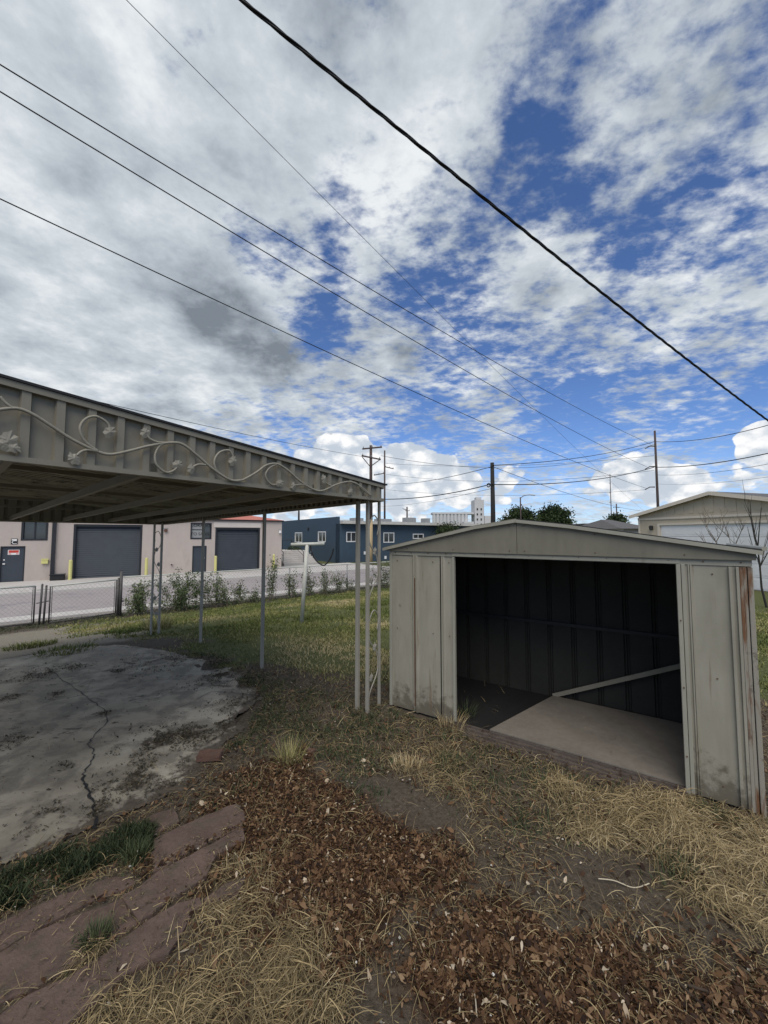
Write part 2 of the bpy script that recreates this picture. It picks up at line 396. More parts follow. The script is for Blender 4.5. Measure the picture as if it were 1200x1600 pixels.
# ------------------------------------------------------------------ terrain
FG = np.array((-8.6, 12.4)); FU = np.array((.771, .636)); FN = np.array((-.636, .771))   # fence line
def sdist(x, y): return (x - FG[0]) * FN[0] + (y - FG[1]) * FN[1]
def gz_base(x, y):
    s = sdist(x, y)
    z = -.65 * sst(s, -7.2, -.2) - .13 * sst(s, .6, 1.2)
    z = z - .38 * sst(x, 6.5, 11) * sst(y, 6, 13) * (1 - sst(s, -7.2, -.2))
    return z
def gz(x, y):
    x = np.asarray(x, float); y = np.asarray(y, float)
    near = 1 - sst(np.hypot(x, y), 25, 60)
    z = gz_base(x, y) + near * (.05 * (fbm(x, y, .9, 3) - .5) + .030 * (fbm(x + 9, y, 5, 4) - .5)) * (1 - sst(sdist(x, y), -.3, .8))
    return z
def gz1(x, y): return float(gz(x, y))

def poly_px(pts, z=0.0): return np.array([tuple(on_z(px, py, z))[:2] for px, py in pts])
def inside(poly, x, y):
    r = np.zeros(x.shape, bool); n = len(poly); j = n - 1
    for i in range(n):
        xi, yi = poly[i]; xj, yj = poly[j]
        c = ((yi > y) != (yj > y)) & (x < (xj - xi) * (y - yi) / (yj - yi + 1e-12) + xi)
        r ^= c; j = i
    return r
def edge_dist(poly, x, y):
    d = np.full(x.shape, 1e9); n = len(poly)
    for i in range(n):
        a = poly[i]; b = poly[(i + 1) % n]; ab = b - a; L = ab @ ab + 1e-9
        t = np.clip(((x - a[0]) * ab[0] + (y - a[1]) * ab[1]) / L, 0, 1)
        d = np.minimum(d, np.hypot(x - a[0] - t * ab[0], y - a[1] - t * ab[1]))
    return np.where(inside(poly, x, y), d, -d)
def soft(poly, x, y, w=.15, wob=.25):
    xx = x + wob * (fbm(x, y, 2.2, 4) - .5) * 2; yy = y + wob * (fbm(x + 40, y + 11, 2.2, 4) - .5) * 2
    return sst(edge_dist(poly, xx, yy), -w, w)
SLAB = poly_px([(-1400, 1100), (-500, 1062), (0, 1030), (60, 1020), (110, 1012), (185, 1006), (250, 1016), (310, 1032), (345, 1050), (385, 1072), (418, 1095), (400, 1120), (385, 1150), (350, 1170), (322, 1200), (305, 1225), (232, 1262), (160, 1290), (90, 1322), (0, 1350), (-300, 1440), (-1400, 1800)])
MULCH = [poly_px(p) for p in ([(300, 1290), (400, 1215), (450, 1190), (540, 1235), (620, 1300), (690, 1350), (660, 1420), (610, 1480), (520, 1490), (430, 1440), (350, 1400)], [(720, 1430), (770, 1385), (880, 1430), (1000, 1490), (1200, 1530), (1320, 1620), (1300, 1750), (770, 1750), (740, 1600), (690, 1500)])]
STRAW = [poly_px(p) for p in ([(300, 1430), (430, 1400), (520, 1440), (560, 1520), (480, 1600), (420, 1750), (60, 1750), (140, 1590), (230, 1500)],
                              [(830, 1255), (920, 1240), (1080, 1260), (1200, 1290), (1500, 1330), (1500, 1560), (1250, 1500), (1120, 1410), (1060, 1340), (960, 1310), (850, 1290)],
                              [(560, 1160), (640, 1150), (720, 1160), (800, 1200), (800, 1240), (730, 1260), (640, 1225), (570, 1195)])]
PALE = [np.concatenate([poly_px([(-400, 1030), (-100, 1000), (0, 990), (100, 978), (230, 966)], -.60), poly_px([(245, 986), (200, 1004), (100, 1016), (60, 1022), (0, 1034), (-400, 1090)], -.05)])]
LAWN = np.array([(-9.2, 11.2), (-6.6, 8.75), (-5.0, 7.85), (-4.1, 7.4), (-3.0, 6.6), (-2.2, 6.0), (-1.3, 5.7), (-.5, 5.4), (.1, 5.3), (.9, 6.3), (3, 6.5), (5.0, 3.8), (14, 4.0), (16, 19), (6, 24.5)])

dense_x = np.concatenate([np.linspace(-1500, -60, 10)[:-1], np.linspace(-60, -12, 40)[:-1], np.linspace(-12, -5, 60)[:-1], np.linspace(-5, 5, 360)[:-1], np.linspace(5, 14, 60)[:-1], np.linspace(14, 60, 40)[:-1], np.linspace(60, 1500, 10)])
dense_y = np.concatenate([np.linspace(-60, -2, 10)[:-1], np.linspace(-2, .8, 20)[:-1], np.linspace(.8, 7, 270)[:-1], np.linspace(7, 24, 150)[:-1], np.linspace(24, 80, 40)[:-1], np.linspace(80, 3000, 12)])
GX, GY = np.meshgrid(dense_x, dense_y); nx, ny = len(dense_x), len(dense_y)
gx, gy = GX.ravel(), GY.ravel(); gzv = gz(gx, gy)
m_mulch = np.max([soft(p, gx, gy, .14, .34) for p in MULCH], axis=0)
m_straw = np.max([soft(p, gx, gy, .22, .42) * k_ for p, k_ in zip(STRAW, (.8, .9, .2))], axis=0)
m_pale = np.max([soft(p, gx, gy, .2, .3) for p in PALE], axis=0)
m_green = np.maximum(soft(LAWN, gx, gy, .5, .6), sst(sdist(gx, gy), 9, 12) * .8)
m_green = np.maximum(m_green, sst(np.hypot(gx, gy), 22, 30) * .7)
inslab = edge_dist(SLAB, gx, gy)
gzv = gzv - .05 * sst(inslab, .12, .3) * (gz_base(gx, gy) > -.3)
idx = np.arange(nx * ny).reshape(ny, nx)
gf = np.stack([idx[:-1, :-1], idx[:-1, 1:], idx[1:, 1:], idx[1:, :-1]], -1).reshape(-1, 4)
g = np_mesh('ground', np.stack([gx, gy, gzv], 1), gf, M['ground'], {'mulch': m_mulch, 'straw': m_straw, 'pale': m_pale, 'green': m_green}, smooth=True)
tag(g, kind='structure')

# slab, a thin real plate with a ragged edge
sx, sy = np.meshgrid(np.linspace(-9.5, -1.0, 380), np.linspace(1.6, 8.6, 320)); ssx, ssy = sx.ravel(), sy.ravel()
rag = .10 + .30 * sst(ssx, -3.4, -2.2) * sst(ssy, 3.4, 4.2)
wx = ssx + rag * (fbm(ssx, ssy, 3.5, 5) - .5) * 2; wy = ssy + rag * (fbm(ssx + 50, ssy, 3.5, 5) - .5) * 2
sd = edge_dist(SLAB, wx, wy)
dirt = (.60 - .60 * sst(sd, 0, .9)) * sst(ssx, -3.2, -1.6) + (.2 - .2 * sst(sd, 0, .2))
for (px, py, r, a) in [(250, 1158, .32, .62), (300, 1150, .22, .6), (215, 1222, .28, .6), (255, 1235, .18, .5), (255, 1042, .55, .42), (320, 1060, .4, .45), (375, 1090, .32, .5), (400, 1130, .3, .5), (75, 1280, .25, .5), (150, 1262, .12, .55), (60, 1060, .3, .3), (0, 1090, .5, .32), (365, 1150, .2, .5)]:
    q = on_z(px, py, 0); dd = np.hypot(ssx - q.x, (ssy - q.y)); dirt = np.maximum(dirt, a * (1 - sst(dd, r * .3, r)))
zz = np.where(gz_base(ssx, ssy) < 0, gz_base(ssx, ssy), 0) + .012 + .006 * (fbm(ssx, ssy, .8, 2) - .5)
ok = sd > 0; cnt = np.zeros(len(ssx)); I = np.arange(len(ssx)).reshape(sx.shape)
F4 = np.stack([I[:-1, :-1], I[:-1, 1:], I[1:, 1:], I[1:, :-1]], -1).reshape(-1, 4)
F4 = F4[ok[F4].all(1)]
used = np.unique(F4); remap = -np.ones(len(ssx), int); remap[used] = np.arange(len(used))
slab = np_mesh('driveway', np.stack([ssx, ssy, zz], 1)[used], remap[F4], M['slab'], {'dirt': dirt[used]}, smooth=True)
tag(slab, kind='structure')
cr = MB(); random.seed(4)
for path, w0 in (([(75, 1045), (95, 1062), (120, 1080), (145, 1098), (165, 1115), (169, 1130), (150, 1148), (138, 1165), (146, 1180), (143, 1195), (130, 1212), (133, 1228), (140, 1245), (150, 1268), (147, 1290), (145, 1302)], .008), ([(418, 1090), (330, 1082), (288, 1105), (275, 1108)], .006)):
    pts = []
    for a, b in zip(path[:-1], path[1:]):
        A, B = on_z(*a), on_z(*b)
        for k in range(5):
            q = A.lerp(B, k / 5) + Vector((random.uniform(-1, 1), random.uniform(-1, 1), 0)) * .012; pts.append(q)
    for i in range(len(pts) - 1):
        a, b = pts[i], pts[i + 1]; t = (b - a).normalized(); nn = Vector((-t.y, t.x, 0))
        w1 = w0 * (.4 + 1.1 * abs(math.sin(i * .7))) * (1 + .9 * (i > 50)); w2 = w0 * (.4 + 1.1 * abs(math.sin((i + 1) * .7))) * (1 + .9 * (i > 50))
        z = Vector((0, 0, .0185)); cr.poly([a + nn * w1 * .5 + z, a - nn * w1 * .5 + z, b - nn * w2 * .5 + z, b + nn * w2 * .5 + z])
cr.build('crack', M['black'], slab)

# road, pavements
def strip(name, s0, s1, t0, t1, z0, z1, mat, kind='structure'):
    F = Frame((FG[0], FG[1], 0), FU, FN); b = MB(); n = 40
    b.box(F, t0, t1, s0, s1, z0, z1); return tag(b.build(name, mat), kind=kind)
strip('pavement', 1.3, 2.15, -60, 90, -.95, -.665, M['concrete_far'])
strip('road', 2.16, 9.0, -60, 90, -1.0, -.765, M['asphalt'])
strip('kerb', 9.01, 9.2, -60, 90, -.95, -.66, M['concrete_far'])
strip('forecourt', 9.21, 15.5, -60, 19.5, -.95, -.672, M['concrete_far'])
strip('forecourt', 9.21, 12.0, 24.5, 33, -.95, -.674, M['concrete_far'])

# ================================================================== SHED
SL = Vector((.0726, 4.481, 0)); SU = (.8299, -.558); SF = Frame(SL, SU, (.558, .8299))
SW, SD = 3.08, 1.27
shed = thing('garden_shed', 'grey-green metal garden shed with an open doorway and rusty right corner', 'shed', SL)
WT = 1.775; PK = 1.45; PZ = 2.085
def roofz(u):  # low gambrel-like gable
    if u <= PK: t = u / PK; return 1.80 + (PZ - 1.80) * (t * 1.10 if t < .72 else .792 + (t - .72) * .743)
    t = (SW - u) / (SW - PK); return 1.835 + (PZ - 1.835) * (t * 1.06 if t < .72 else .763 + (t - .72) * .846)
def ribbed_wall(F, u0, u1, z0, z1, ribs, d=0.0, rw=.035, rh=.014, th=.002, side=-1):
    """sheet with raised vertical ribs, as one thin extruded profile"""
    prof = [(u0, d)]
    for r in ribs: prof += [(r - rw, d), (r - rw * .6, d + side * rh), (r - rw * .15, d + side * rh), (r, d + side * rh * .2), (r + rw * .15, d + side * rh), (r + rw * .6, d + side * rh), (r + rw, d)]
    prof.append((u1, d)); b = MB()
    for (a, da), (c, dc) in zip(prof[:-1], prof[1:]):
        b.hexa([F.p(a, da, z0), F.p(c, dc, z0), F.p(c, dc + th, z0), F.p(a, da + th, z0), F.p(a, da, z1), F.p(c, dc, z1), F.p(c, dc + th, z1), F.p(a, da + th, z1)])
    return b
ribbed_wall(SF, .03, .63, .035, WT - .05, [.335], rw=.04, rh=.016).build('front_panel', M['panel'], shed)
ribbed_wall(SF, .64, .80, .02, WT - .05, [.665], rw=.025, rh=.010).build('door_post', M['panel'], shed)
b = MB(); b.box(SF, -.004, .03, -.012, .03, .03, WT - .05).box(SF, .775, .802, -.014, .022, .02, WT - .05); b.build('corner_trim', M['shed_hi'], shed, bevel=.003)
rp = ribbed_wall(SF, 2.70, 2.950, .03, WT - .05, [2.728], rw=.016, rh=.010, d=-.004).build('front_panel', M['panel'], shed)
b = MB(); b.box(SF, 2.645, 2.672, -.03, .03, .03, WT - .05).box(SF, 2.676, 2.70, -.018, .03, .03, WT - .05); b.build('door_post', M['shed_hi'], shed, bevel=.003)
b = MB()
b.box(SF, 2.950, 2.968, -.026, .0, .03, WT - .055).box(SF, 2.968, 2.990, -.006, .01, .03, WT - .055).box(SF, 2.990, 3.008, -.022, .01, .03, WT - .055).box(SF, 3.008, 3.028, -.006, .01, .03, WT - .055)
b.build('folded_panel_edge', M['panel'], shed, bevel=.002)
MB().box(SF, 3.009, 3.027, -.0245, -.0065, .03, WT - .055).build('folded_panel_edge', M['rusty_paint'], shed)
b = MB(); b.box(SF, 3.028, 3.048, -.020, .02, -.02, WT - .055).box(SF, 3.052, 3.080, -.026, .03, -.02, WT - .055); b.build('corner_post', M['rusty_paint'], shed, bevel=.004)
# stack marks: rust line in the left rib
b = MB(); b.box(SF, .325, .337, -.0185, -.0165, .10, WT - .30); tag(b.build('rust_streak', M['rust'], shed), 'long rust streak down the rib')
ribs_back = [.16 + .262 * k for k in range(12)]
BF = Frame(SF.p(0, SD, 0), SU, (.558, .8299))
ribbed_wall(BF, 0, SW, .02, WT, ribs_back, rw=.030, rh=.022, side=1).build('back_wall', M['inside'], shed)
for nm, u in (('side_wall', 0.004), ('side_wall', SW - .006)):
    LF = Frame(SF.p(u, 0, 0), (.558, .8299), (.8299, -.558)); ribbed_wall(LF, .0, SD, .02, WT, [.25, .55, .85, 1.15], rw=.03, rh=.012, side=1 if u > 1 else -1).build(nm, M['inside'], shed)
b = MB(); b.box(SF, .01, SW - .01, SD - .035, SD - .012, .875, .915); b.build('wall_rail', M['black'], shed)
A_, B_ = SF.p(1.50, SD - .06, .06), SF.p(2.80, SD - .10, .68)
b = MB(); b.bar(A_, B_, .012, .045); tag(b.build('loose_strut', M['carport'], shed), 'grey strut fallen slantwise across the back wall')
b = MB(); P = [SF.p(1.14, .02, 0), SF.p(3.04, .02, 0), SF.p(3.04, SD - .06, 0), SF.p(1.50, SD - .06, 0)]
b.hexa([p + Vector((0, 0, .050)) for p in P] + [p + Vector((0, 0, .062)) for p in P]); b.build('floor_board', M['hardboard'], shed)
b = MB(); b.box(SF, .02, 3.06, .02, SD - .01, -.03, .030); b.build('base_floor', M['black'], shed)  # floor beyond the board is black, interior shade put into its colour
for k, (dd, z, w) in enumerate([(-.005, .045, .018), (-.045, .030, .016), (-.082, .018, .016), (-.125, .006, .02)]):
    b = MB(); b.bar(SF.p(.76, dd, z), SF.p(2.70 - .04 * k, dd, z), w, .022); b.bar(SF.p(.76, dd - .014, z - .012), SF.p(2.70 - .04 * k, dd - .014, z - .012), .012, .006)
    b.build('door_track', M['rail'], shed)
# gable front, header and roof
g1, g2 = MB(), MB()
def gable(b, us, d0, d1, zb):
    for a, c in zip(us[:-1], us[1:]):
        b.hexa([SF.p(a, d0, zb), SF.p(c, d0, zb), SF.p(c, d1, zb), SF.p(a, d1, zb), SF.p(a, d0, roofz(a) - .012), SF.p(c, d0, roofz(c) - .012), SF.p(c, d1, roofz(c) - .012), SF.p(a, d1, roofz(a) - .012)])
gable(g1, [-.03, .5, 1.044, PK - .002], -.035, -.015, 1.775 - .005); g1.build('gable_panel', M['shed'], shed)
gable(g2, [PK + .002, 1.90, 2.5, SW + .02], -.035, -.015, 1.775 - .005); g2.build('gable_panel', M['shed'], shed)
b = MB(); gable(b, [0.01, 1.044, PK, 1.90, SW - .01], SD - .012, SD - .002, 1.775); b.build('back_gable', M['shed'], shed)
b = MB(); b.box(SF, .0, SW, -.013, .03, WT - .05, 1.775).box(SF, .78, 2.67, -.020, -.0135, WT - .045, WT - .012); b.build('door_header', M['shed_hi'], shed)
def roof_sheet(u0, u1, d0, d1, up0, up1):
    b = MB(); us = sorted(set([u0, u1] + [x for x in (1.044, 1.90) if min(u0, u1) < x < max(u0, u1)]))
    for a, c in zip(us[:-1], us[1:]):
        za, zc = roofz(a), roofz(c)
        b.hexa([SF.p(a, d0, za + up0), SF.p(c, d0, zc + up0), SF.p(c, d1, zc + up0), SF.p(a, d1, za + up0), SF.p(a, d0, za + up1), SF.p(c, d0, zc + up1), SF.p(c, d1, zc + up1), SF.p(a, d1, za + up1)])
    return b
def rzl(u): return roofz(u)
rl = MB()
for (u0, u1) in ((-.06, PK), (PK, SW + .05)):
    rl = roof_sheet(u0, u1, -.055, SD + .05, -.010, .002)
    ro = rl.build('roof', M['shed'], shed)
    n = 7
    rb = MB()
    for k in range(n + 1):
        d = -.04 + k * (SD + .07) / n
        us = sorted(set([u0 + .003, u1 - .003] + [x for x in (1.044, 1.90) if u0 < x < u1]))
        for a, c in zip(us[:-1], us[1:]): rb.bar(SF.p(a, d, roofz(a) + .012), SF.p(c, d, roofz(c) + .012), .022, .018)
    rb.build('roof_rib', M['black'] if u0 > 1 else M['shed'], ro)
    et = MB(); us = sorted(set([u0 - .004, u1] + [x for x in (1.044, 1.90) if u0 < x < u1]))
    for a, c in zip(us[:-1], us[1:]): et.bar(SF.p(a, -.062, roofz(a) - .002), SF.p(c, -.062, roofz(c) - .002), .012, .030)
    et.build('rake_trim', M['shed_hi'], ro)
b = MB(); b.tube([SF.p(SW + .06, -.06, 1.855), SF.p(SW + .06, SD + .05, 1.855)], .016, 8); b.build('eave_trim', M['shed_hi'], shed)

# ================================================================== CARPORT
CA = Vector((-.030, 4.39, 0)); CU = (-.635, -.773); CV = (-.773, .635)   # CU: along near fascia, to the left/near; CV: along the post line, away
CF = Frame(CA, CU, CV)       # p(u, d, z)
CL = 5.2; CD = 6.05
def zbot(d): return 2.335 - .165 * d / CD
def ztop(u, d): return 2.520 + .079 * u - .06 * d / CD
carport = thing('carport', 'grey metal carport roof on thin posts with scrollwork on its fascia', 'carport', CA)
def fascia(F, L, zb0, zb1, zt0, zt1, pitch=.15, out=1, phase=0.03):
    """corrugated skirt: F.u along, F.d outwards"""
    b = MB(); prof = [(0, 0)]; u = phase
    while u + pitch < L:
        prof += [(u, 0), (u + .008, .030), (u + .046, .030), (u + .054, 0)]; u += pitch
    prof.append((L, 0))
    zb = lambda u: zb0 + (zb1 - zb0) * u / L + .028
    zt = lambda u: zt0 + (zt1 - zt0) * u / L - .035
    for (a, da), (c, dc) in zip(prof[:-1], prof[1:]):
        da *= out; dc *= out; th = -.003 * out
        b.hexa([F.p(a, da, zb(a)), F.p(c, dc, zb(c)), F.p(c, dc + th, zb(c)), F.p(a, da + th, zb(a)), F.p(a, da, zt(a)), F.p(c, dc, zt(c)), F.p(c, dc + th, zt(c)), F.p(a, da + th, zt(a))])
    l = (MB(), MB()); n = 12
    for k in range(n):
        a, c = L * k / n, L * (k + 1) / n
        for lm, lo, hi in ((l[0], lambda u: zb(u) - .028, lambda u: zb(u) + .002), (l[1], zt, lambda u: zt(u) + .035)):
            lm.hexa([F.p(a, -.01, lo(a)), F.p(c, -.01, lo(c)), F.p(c, .040 * out, lo(c)), F.p(a, .040 * out, lo(a)), F.p(a, -.01, hi(a)), F.p(c, -.01, hi(c)), F.p(c, .040 * out, hi(c)), F.p(a, .040 * out, hi(a))])
    return b, l
NF = Frame(CF.p(0, 0, 0), CU, (-CV[0], -CV[1]))            # near fascia, outward towards the camera side
b, l = fascia(NF, CL, 2.335, 2.335, 2.520, 2.520 + .079 * CL, phase=.06, pitch=.147)
f_near = b.build('fascia', M['carport'], carport); [q.build('fascia_trim', M['carport'], f_near) for q in l]
EF = Frame(CF.p(0, 0, 0), CV, (-CU[0], -CU[1]))            # skirt over the post line
b, l = fascia(EF, CD, 2.335, zbot(CD), 2.515, 2.455, pitch=.10, phase=.05)
f_e = b.build('fascia', M['carport'], carport); [q.build('fascia_trim', M['carport'], f_e) for q in l]
XF = Frame(CF.p(0, CD, 0), CU, CV)
b, l = fascia(XF, CL, zbot(CD), zbot(CD), 2.460, 2.460 + .079 * CL, pitch=.149)
f_f = b.build('fascia', M['carport'], carport); [q.build('fascia_trim', M['carport'], f_f) for q in l]
# roof deck: pans running up the slope, seen from below as slats
dk = MB()
n = 46
for k in range(n):
    d0 = .03 + k * (CD - .06) / n; d1 = d0 + (CD - .06) / n
    for (a, c, lo) in ((d0, d0 + .62 * (d1 - d0), .0), (d0 + .62 * (d1 - d0), d1, .032)):
        z = lambda u, d: ztop(u, d) - .040 - lo
        dk.hexa([CF.p(0.0, a, z(0, a)), CF.p(CL, a, z(CL, a)), CF.p(CL, c, z(CL, c)), CF.p(0.0, c, z(0, c)), CF.p(0.0, a, z(0, a) + .012), CF.p(CL, a, z(CL, a) + .012), CF.p(CL, c, z(CL, c) + .012), CF.p(0.0, c, z(0, c) + .012)])
deck = dk.build('roof_deck', M['deck'], carport)
b = MB()
b.hexa([CF.p(-.05, -.05, ztop(0, 0)), CF.p(CL, -.05, ztop(CL, 0)), CF.p(CL, CD + .05, ztop(CL, CD)), CF.p(-.05, CD + .05, ztop(0, CD)),
        CF.p(-.05, -.05, ztop(0, 0) + .014), CF.p(CL, -.05, ztop(CL, 0) + .014), CF.p(CL, CD + .05, ztop(CL, CD) + .014), CF.p(-.05, CD + .05, ztop(0, CD) + .014)])
b.build('roof_edge', M['black'], carport)
for u in (.30, 1.00, 1.69, 2.38, 3.06, 3.75, 4.44):
    b = MB(); zz0, zz1 = 2.335 + .03, zbot(CD) + .03
    b.hexa([CF.p(u - .02, .0, zz0), CF.p(u + .02, .0, zz0), CF.p(u + .02, CD, zz1), CF.p(u - .02, CD, zz1), CF.p(u - .02, 0, zz0 + .062), CF.p(u + .02, 0, zz0 + .062), CF.p(u + .02, CD, zz1 + .062), CF.p(u - .02, CD, zz1 + .062)])
    b.build('beam', M['carport'], carport)
for d in (1.2, 2.4, 3.6, 4.8):
    b = MB(); zz0 = zbot(d) + .118
    b.hexa([CF.p(0.02, d - .015, zz0), CF.p(CL, d - .015, zz0 + .05), CF.p(CL, d + .015, zz0 + .05), CF.p(0.02, d + .015, zz0), CF.p(0.02, d - .015, zz0 + .03), CF.p(CL, d - .015, zz0 + .09), CF.p(CL, d + .015, zz0 + .09), CF.p(0.02, d + .015, zz0 + .03)])
    b.build('purlin', M['carport'], carport)
def post(p, ztop_, w=.045, lab=None):
    b = MB(); z0 = gz1(p.x, p.y) - .03; F = Frame((p.x, p.y, 0), CU, CV)
    b.box(F, -w / 2, w / 2, -w / 2, w / 2, z0, ztop_); b.box(F, -w / 2 + .003, w / 2 - .003, w / 2 + .001, w / 2 + .006, z0, ztop_)
    return b.build('post', M['carport_trim'], carport, bevel=.003)
def scroll(pts, r, parent, name='scroll', mat=None):
    # smooth path through the points
    P = [V3(p) for p in pts]; out = []
    for i in range(len(P) - 1):
        p0, p1, p2, p3 = P[max(i - 1, 0)], P[i], P[i + 1], P[min(i + 2, len(P) - 1)]
        for k in range(6):
            t = k / 6; out.append(.5 * ((2 * p1) + (p2 - p0) * t + (2 * p0 - 5 * p1 + 4 * p2 - p3) * t * t + (3 * p1 - p0 - 3 * p2 + p3) * t ** 3))
    out.append(P[-1]); return MB().tube(out, r, 6)
pA = on_z(574, 1115, 0); qA = pA + Vector((CV[0], CV[1], 0)) * .15; rA = pA - Vector((CU[0], CU[1], 0)) * .20
for q, w in ((pA, .032), (qA, .038), (rA, .026)): post(q, 2.34, w)
for (px, py) in ((409, 1045), (313, 1005)):
    q = on_z(px, py, 0); d = (q - CA).dot(Vector((CV[0], CV[1], 0))); post(q, zbot(d) + .03, .040)
pB = on_z(248, 987, 0); qB = pB + Vector((CV[0], CV[1], 0)) * .42; rB = pB + Vector((CU[0], CU[1], 0)) * .14
for q, w in ((pB, .038), (qB, .03), (rB, .026)): post(q, 2.20, w)
# scrollwork between the corner bars
def corner_vine(a, b_, z0, z1, amp=1.0, n=2):
    for k in range(n):
        za = z0 + (z1 - z0) * k / n; zb_ = z0 + (z1 - z0) * (k + 1) / n; L = lambda s, z: a.lerp(b_, s) + Vector((0, 0, z))
        h = zb_ - za
        o = scroll([L(.05, za), L(.25, za + h * .12), L(.85, za + h * .3), L(.75, za + h * .5), L(.2, za + h * .62), L(.1, za + h * .8), L(.5, za + h * .93), L(.95, za + h * .85), L(.8, za + h * .72)], .007, carport).build('scroll', M['carport_trim'], carport, smooth=True)
        for (s, z) in ((.6, .55), (.3, .25)):
            lf = leaf_mb(L(s, za + h * z), Vector((CU[0], CU[1], 0)), .05); lf.build('metal_leaf', M['carport_trim'], o)
def leaf_mb(c, u, s, ang=0.0):
    u = u.normalized(); z = Vector((0, 0, 1)); nrm = u.cross(z)
    a = u * math.cos(ang) + z * math.sin(ang); b2 = -u * math.sin(ang) + z * math.cos(ang)
    pr = [(0, -1.05), (.28, -.72), (.62, -.60), (.60, -.25), (.72, .12), (.50, .30), (.42, .62), (.14, .72), (-.12, .98), (-.24, .60), (-.55, .48), (-.52, .12), (-.74, -.22), (-.46, -.42), (-.40, -.78)]
    m = MB(); i = len(m.v); nn = len(pr)
    for off in (0, 1):
        m.v.append(c + nrm * (.14 * s if off else -.012)); m.v += [c + a * (x * s) + b2 * (y * s) + nrm * (-.004 if not off else .0) + nrm * (.02 * math.sin(x * 5 + y * 4) * s * 10 * .3) for x, y in pr]
    for k in range(nn):
        m.f.append([i, i + 1 + k, i + 1 + (k + 1) % nn]); m.f.append([i + nn + 1, i + nn + 2 + (k + 1) % nn, i + nn + 2 + k])
        m.f.append([i + 1 + k, i + 1 + (k + 1) % nn, i + nn + 2 + (k + 1) % nn, i + nn + 2 + k])
    return m
corner_vine(pA, rA, .1, 2.25, n=2); corner_vine(pB, qB, .1, 2.1, n=2)
# scrollwork on the near fascia, laid out in its own plane
NP = NF.p(0, .052, 0)
def fp(sx_, sy_, sc, ox, oy): return on_v(ox + sx_ / sc, oy + sy_ / sc, NP, (CU[0], CU[1]))
def vine(pts, ox=0, oy=560, sc=3.0, r=.008):
    o = scroll([fp(x, y, sc, ox, oy) for x, y in pts], r, carport).build('scroll', M['scroll'], f_near, smooth=True); return o
vine([(-60, 250), (0, 240), (80, 235), (150, 260), (230, 310), (330, 375), (430, 425), (510, 450), (600, 435), (700, 410), (800, 395), (860, 405), (930, 460), (1000, 520), (1080, 570), (1130, 570), (1200, 535), (1270, 498), (1350, 495), (1400, 530), (1460, 570), (1510, 617)][:16], r=.0095)
vine([(1080, 570), (1130, 572), (1200, 535), (1250, 500), (1300, 495), (1350, 525), (1400, 570), (1460, 610), (1510, 620), (1580, 590), (1640, 578), (1690, 600), (1740, 645)], r=.009)
def vine2(pts, r=.0075): return vine([(x, y) for x, y in pts], 300, 640, 3.0, r)
vine([(460, 435), (400, 390), (375, 330), (400, 285), (450, 272), (500, 300), (518, 335)])
vine([(470, 440), (420, 430), (385, 435), (360, 455)])
vine([(685, 350), (700, 375), (735, 392), (775, 396)])
vine([(800, 395), (755, 405), (728, 450), (735, 500), (780, 535), (822, 520), (830, 498)])
vine([(965, 500), (930, 497), (905, 508)])
vine([(1050, 555), (1015, 525), (1005, 480), (1030, 440), (1075, 432), (1097, 470)])
vine([(0, 180), (30, 212), (62, 235)])
vine2([(400, 255), (362, 275), (345, 310), (370, 350), (412, 348)])
vine2([(560, 370), (520, 352), (480, 355)]); vine2([(610, 310), (630, 345), (660, 360)]); vine2([(740, 338), (770, 345), (800, 375), (840, 405)])
for (x, y, s, a) in [(515, 345, .045, .5), (345, 470, .042, -.6), (680, 347, .04, .2), (832, 497, .042, .9), (895, 517, .04, 0), (1092, 482, .042, .4), (40, 385, .06, .1), (15, 400, .05, 1.2), (60, 420, .04, 2.0)]:
    leaf_mb(fp(x, y, 3, 0, 560), Vector((CU[0], CU[1], 0)), s, a).build('metal_leaf', M['scroll'], f_near)
for (x, y, s, a) in [(190, 240, .045, .4), (412, 345, .045, 1.0), (474, 357, .04, .1), (618, 325, .05, -.4), (742, 385, .045, .8)]:
    leaf_mb(fp(x, y, 3, 300, 640), Vector((CU[0], CU[1], 0)), s, a).build('metal_leaf', M['scroll'], f_near)

# ================================================================== CLOTHES POLE
def xy(p, z=0.0): return Vector((p.x, p.y, z))
c0 = on_z(471, 978, -.08); c0 = Vector((c0.x, c0.y, gz1(c0.x, c0.y)))
ct = on_y(480, 851, c0.y)
cp = thing('clothes_pole', 'leaning white T-shaped clothes pole on the lawn', 'clothes pole', c0)
MB().tube([c0 - Vector((0, 0, .05)), ct], .042, 10).build('post', M['white_pipe'], cp, smooth=True)
MB().tube([on_y(455, 851, c0.y), on_y(507, 849.5, c0.y)], .040, 10).build('crossbar', M['white_pipe'], cp, smooth=True)
for px in (477, 485): MB().tube([on_y(px, 848.2, c0.y), on_y(px, 853.6, c0.y)], .012, 6).build('clamp', M['black'], cp)
def pxpath(pts, Y): return [on_y(x, y, Y) for x, y in pts]
o = scroll(pxpath([(485, 852), (487, 862), (492, 873), (500, 881), (507, 883), (514, 876), (519, 866), (521, 857)], c0.y), .018, None).build('hanging_cable', M['black'])
tag(o, 'black cable looped down from the white clothes pole', 'cable')

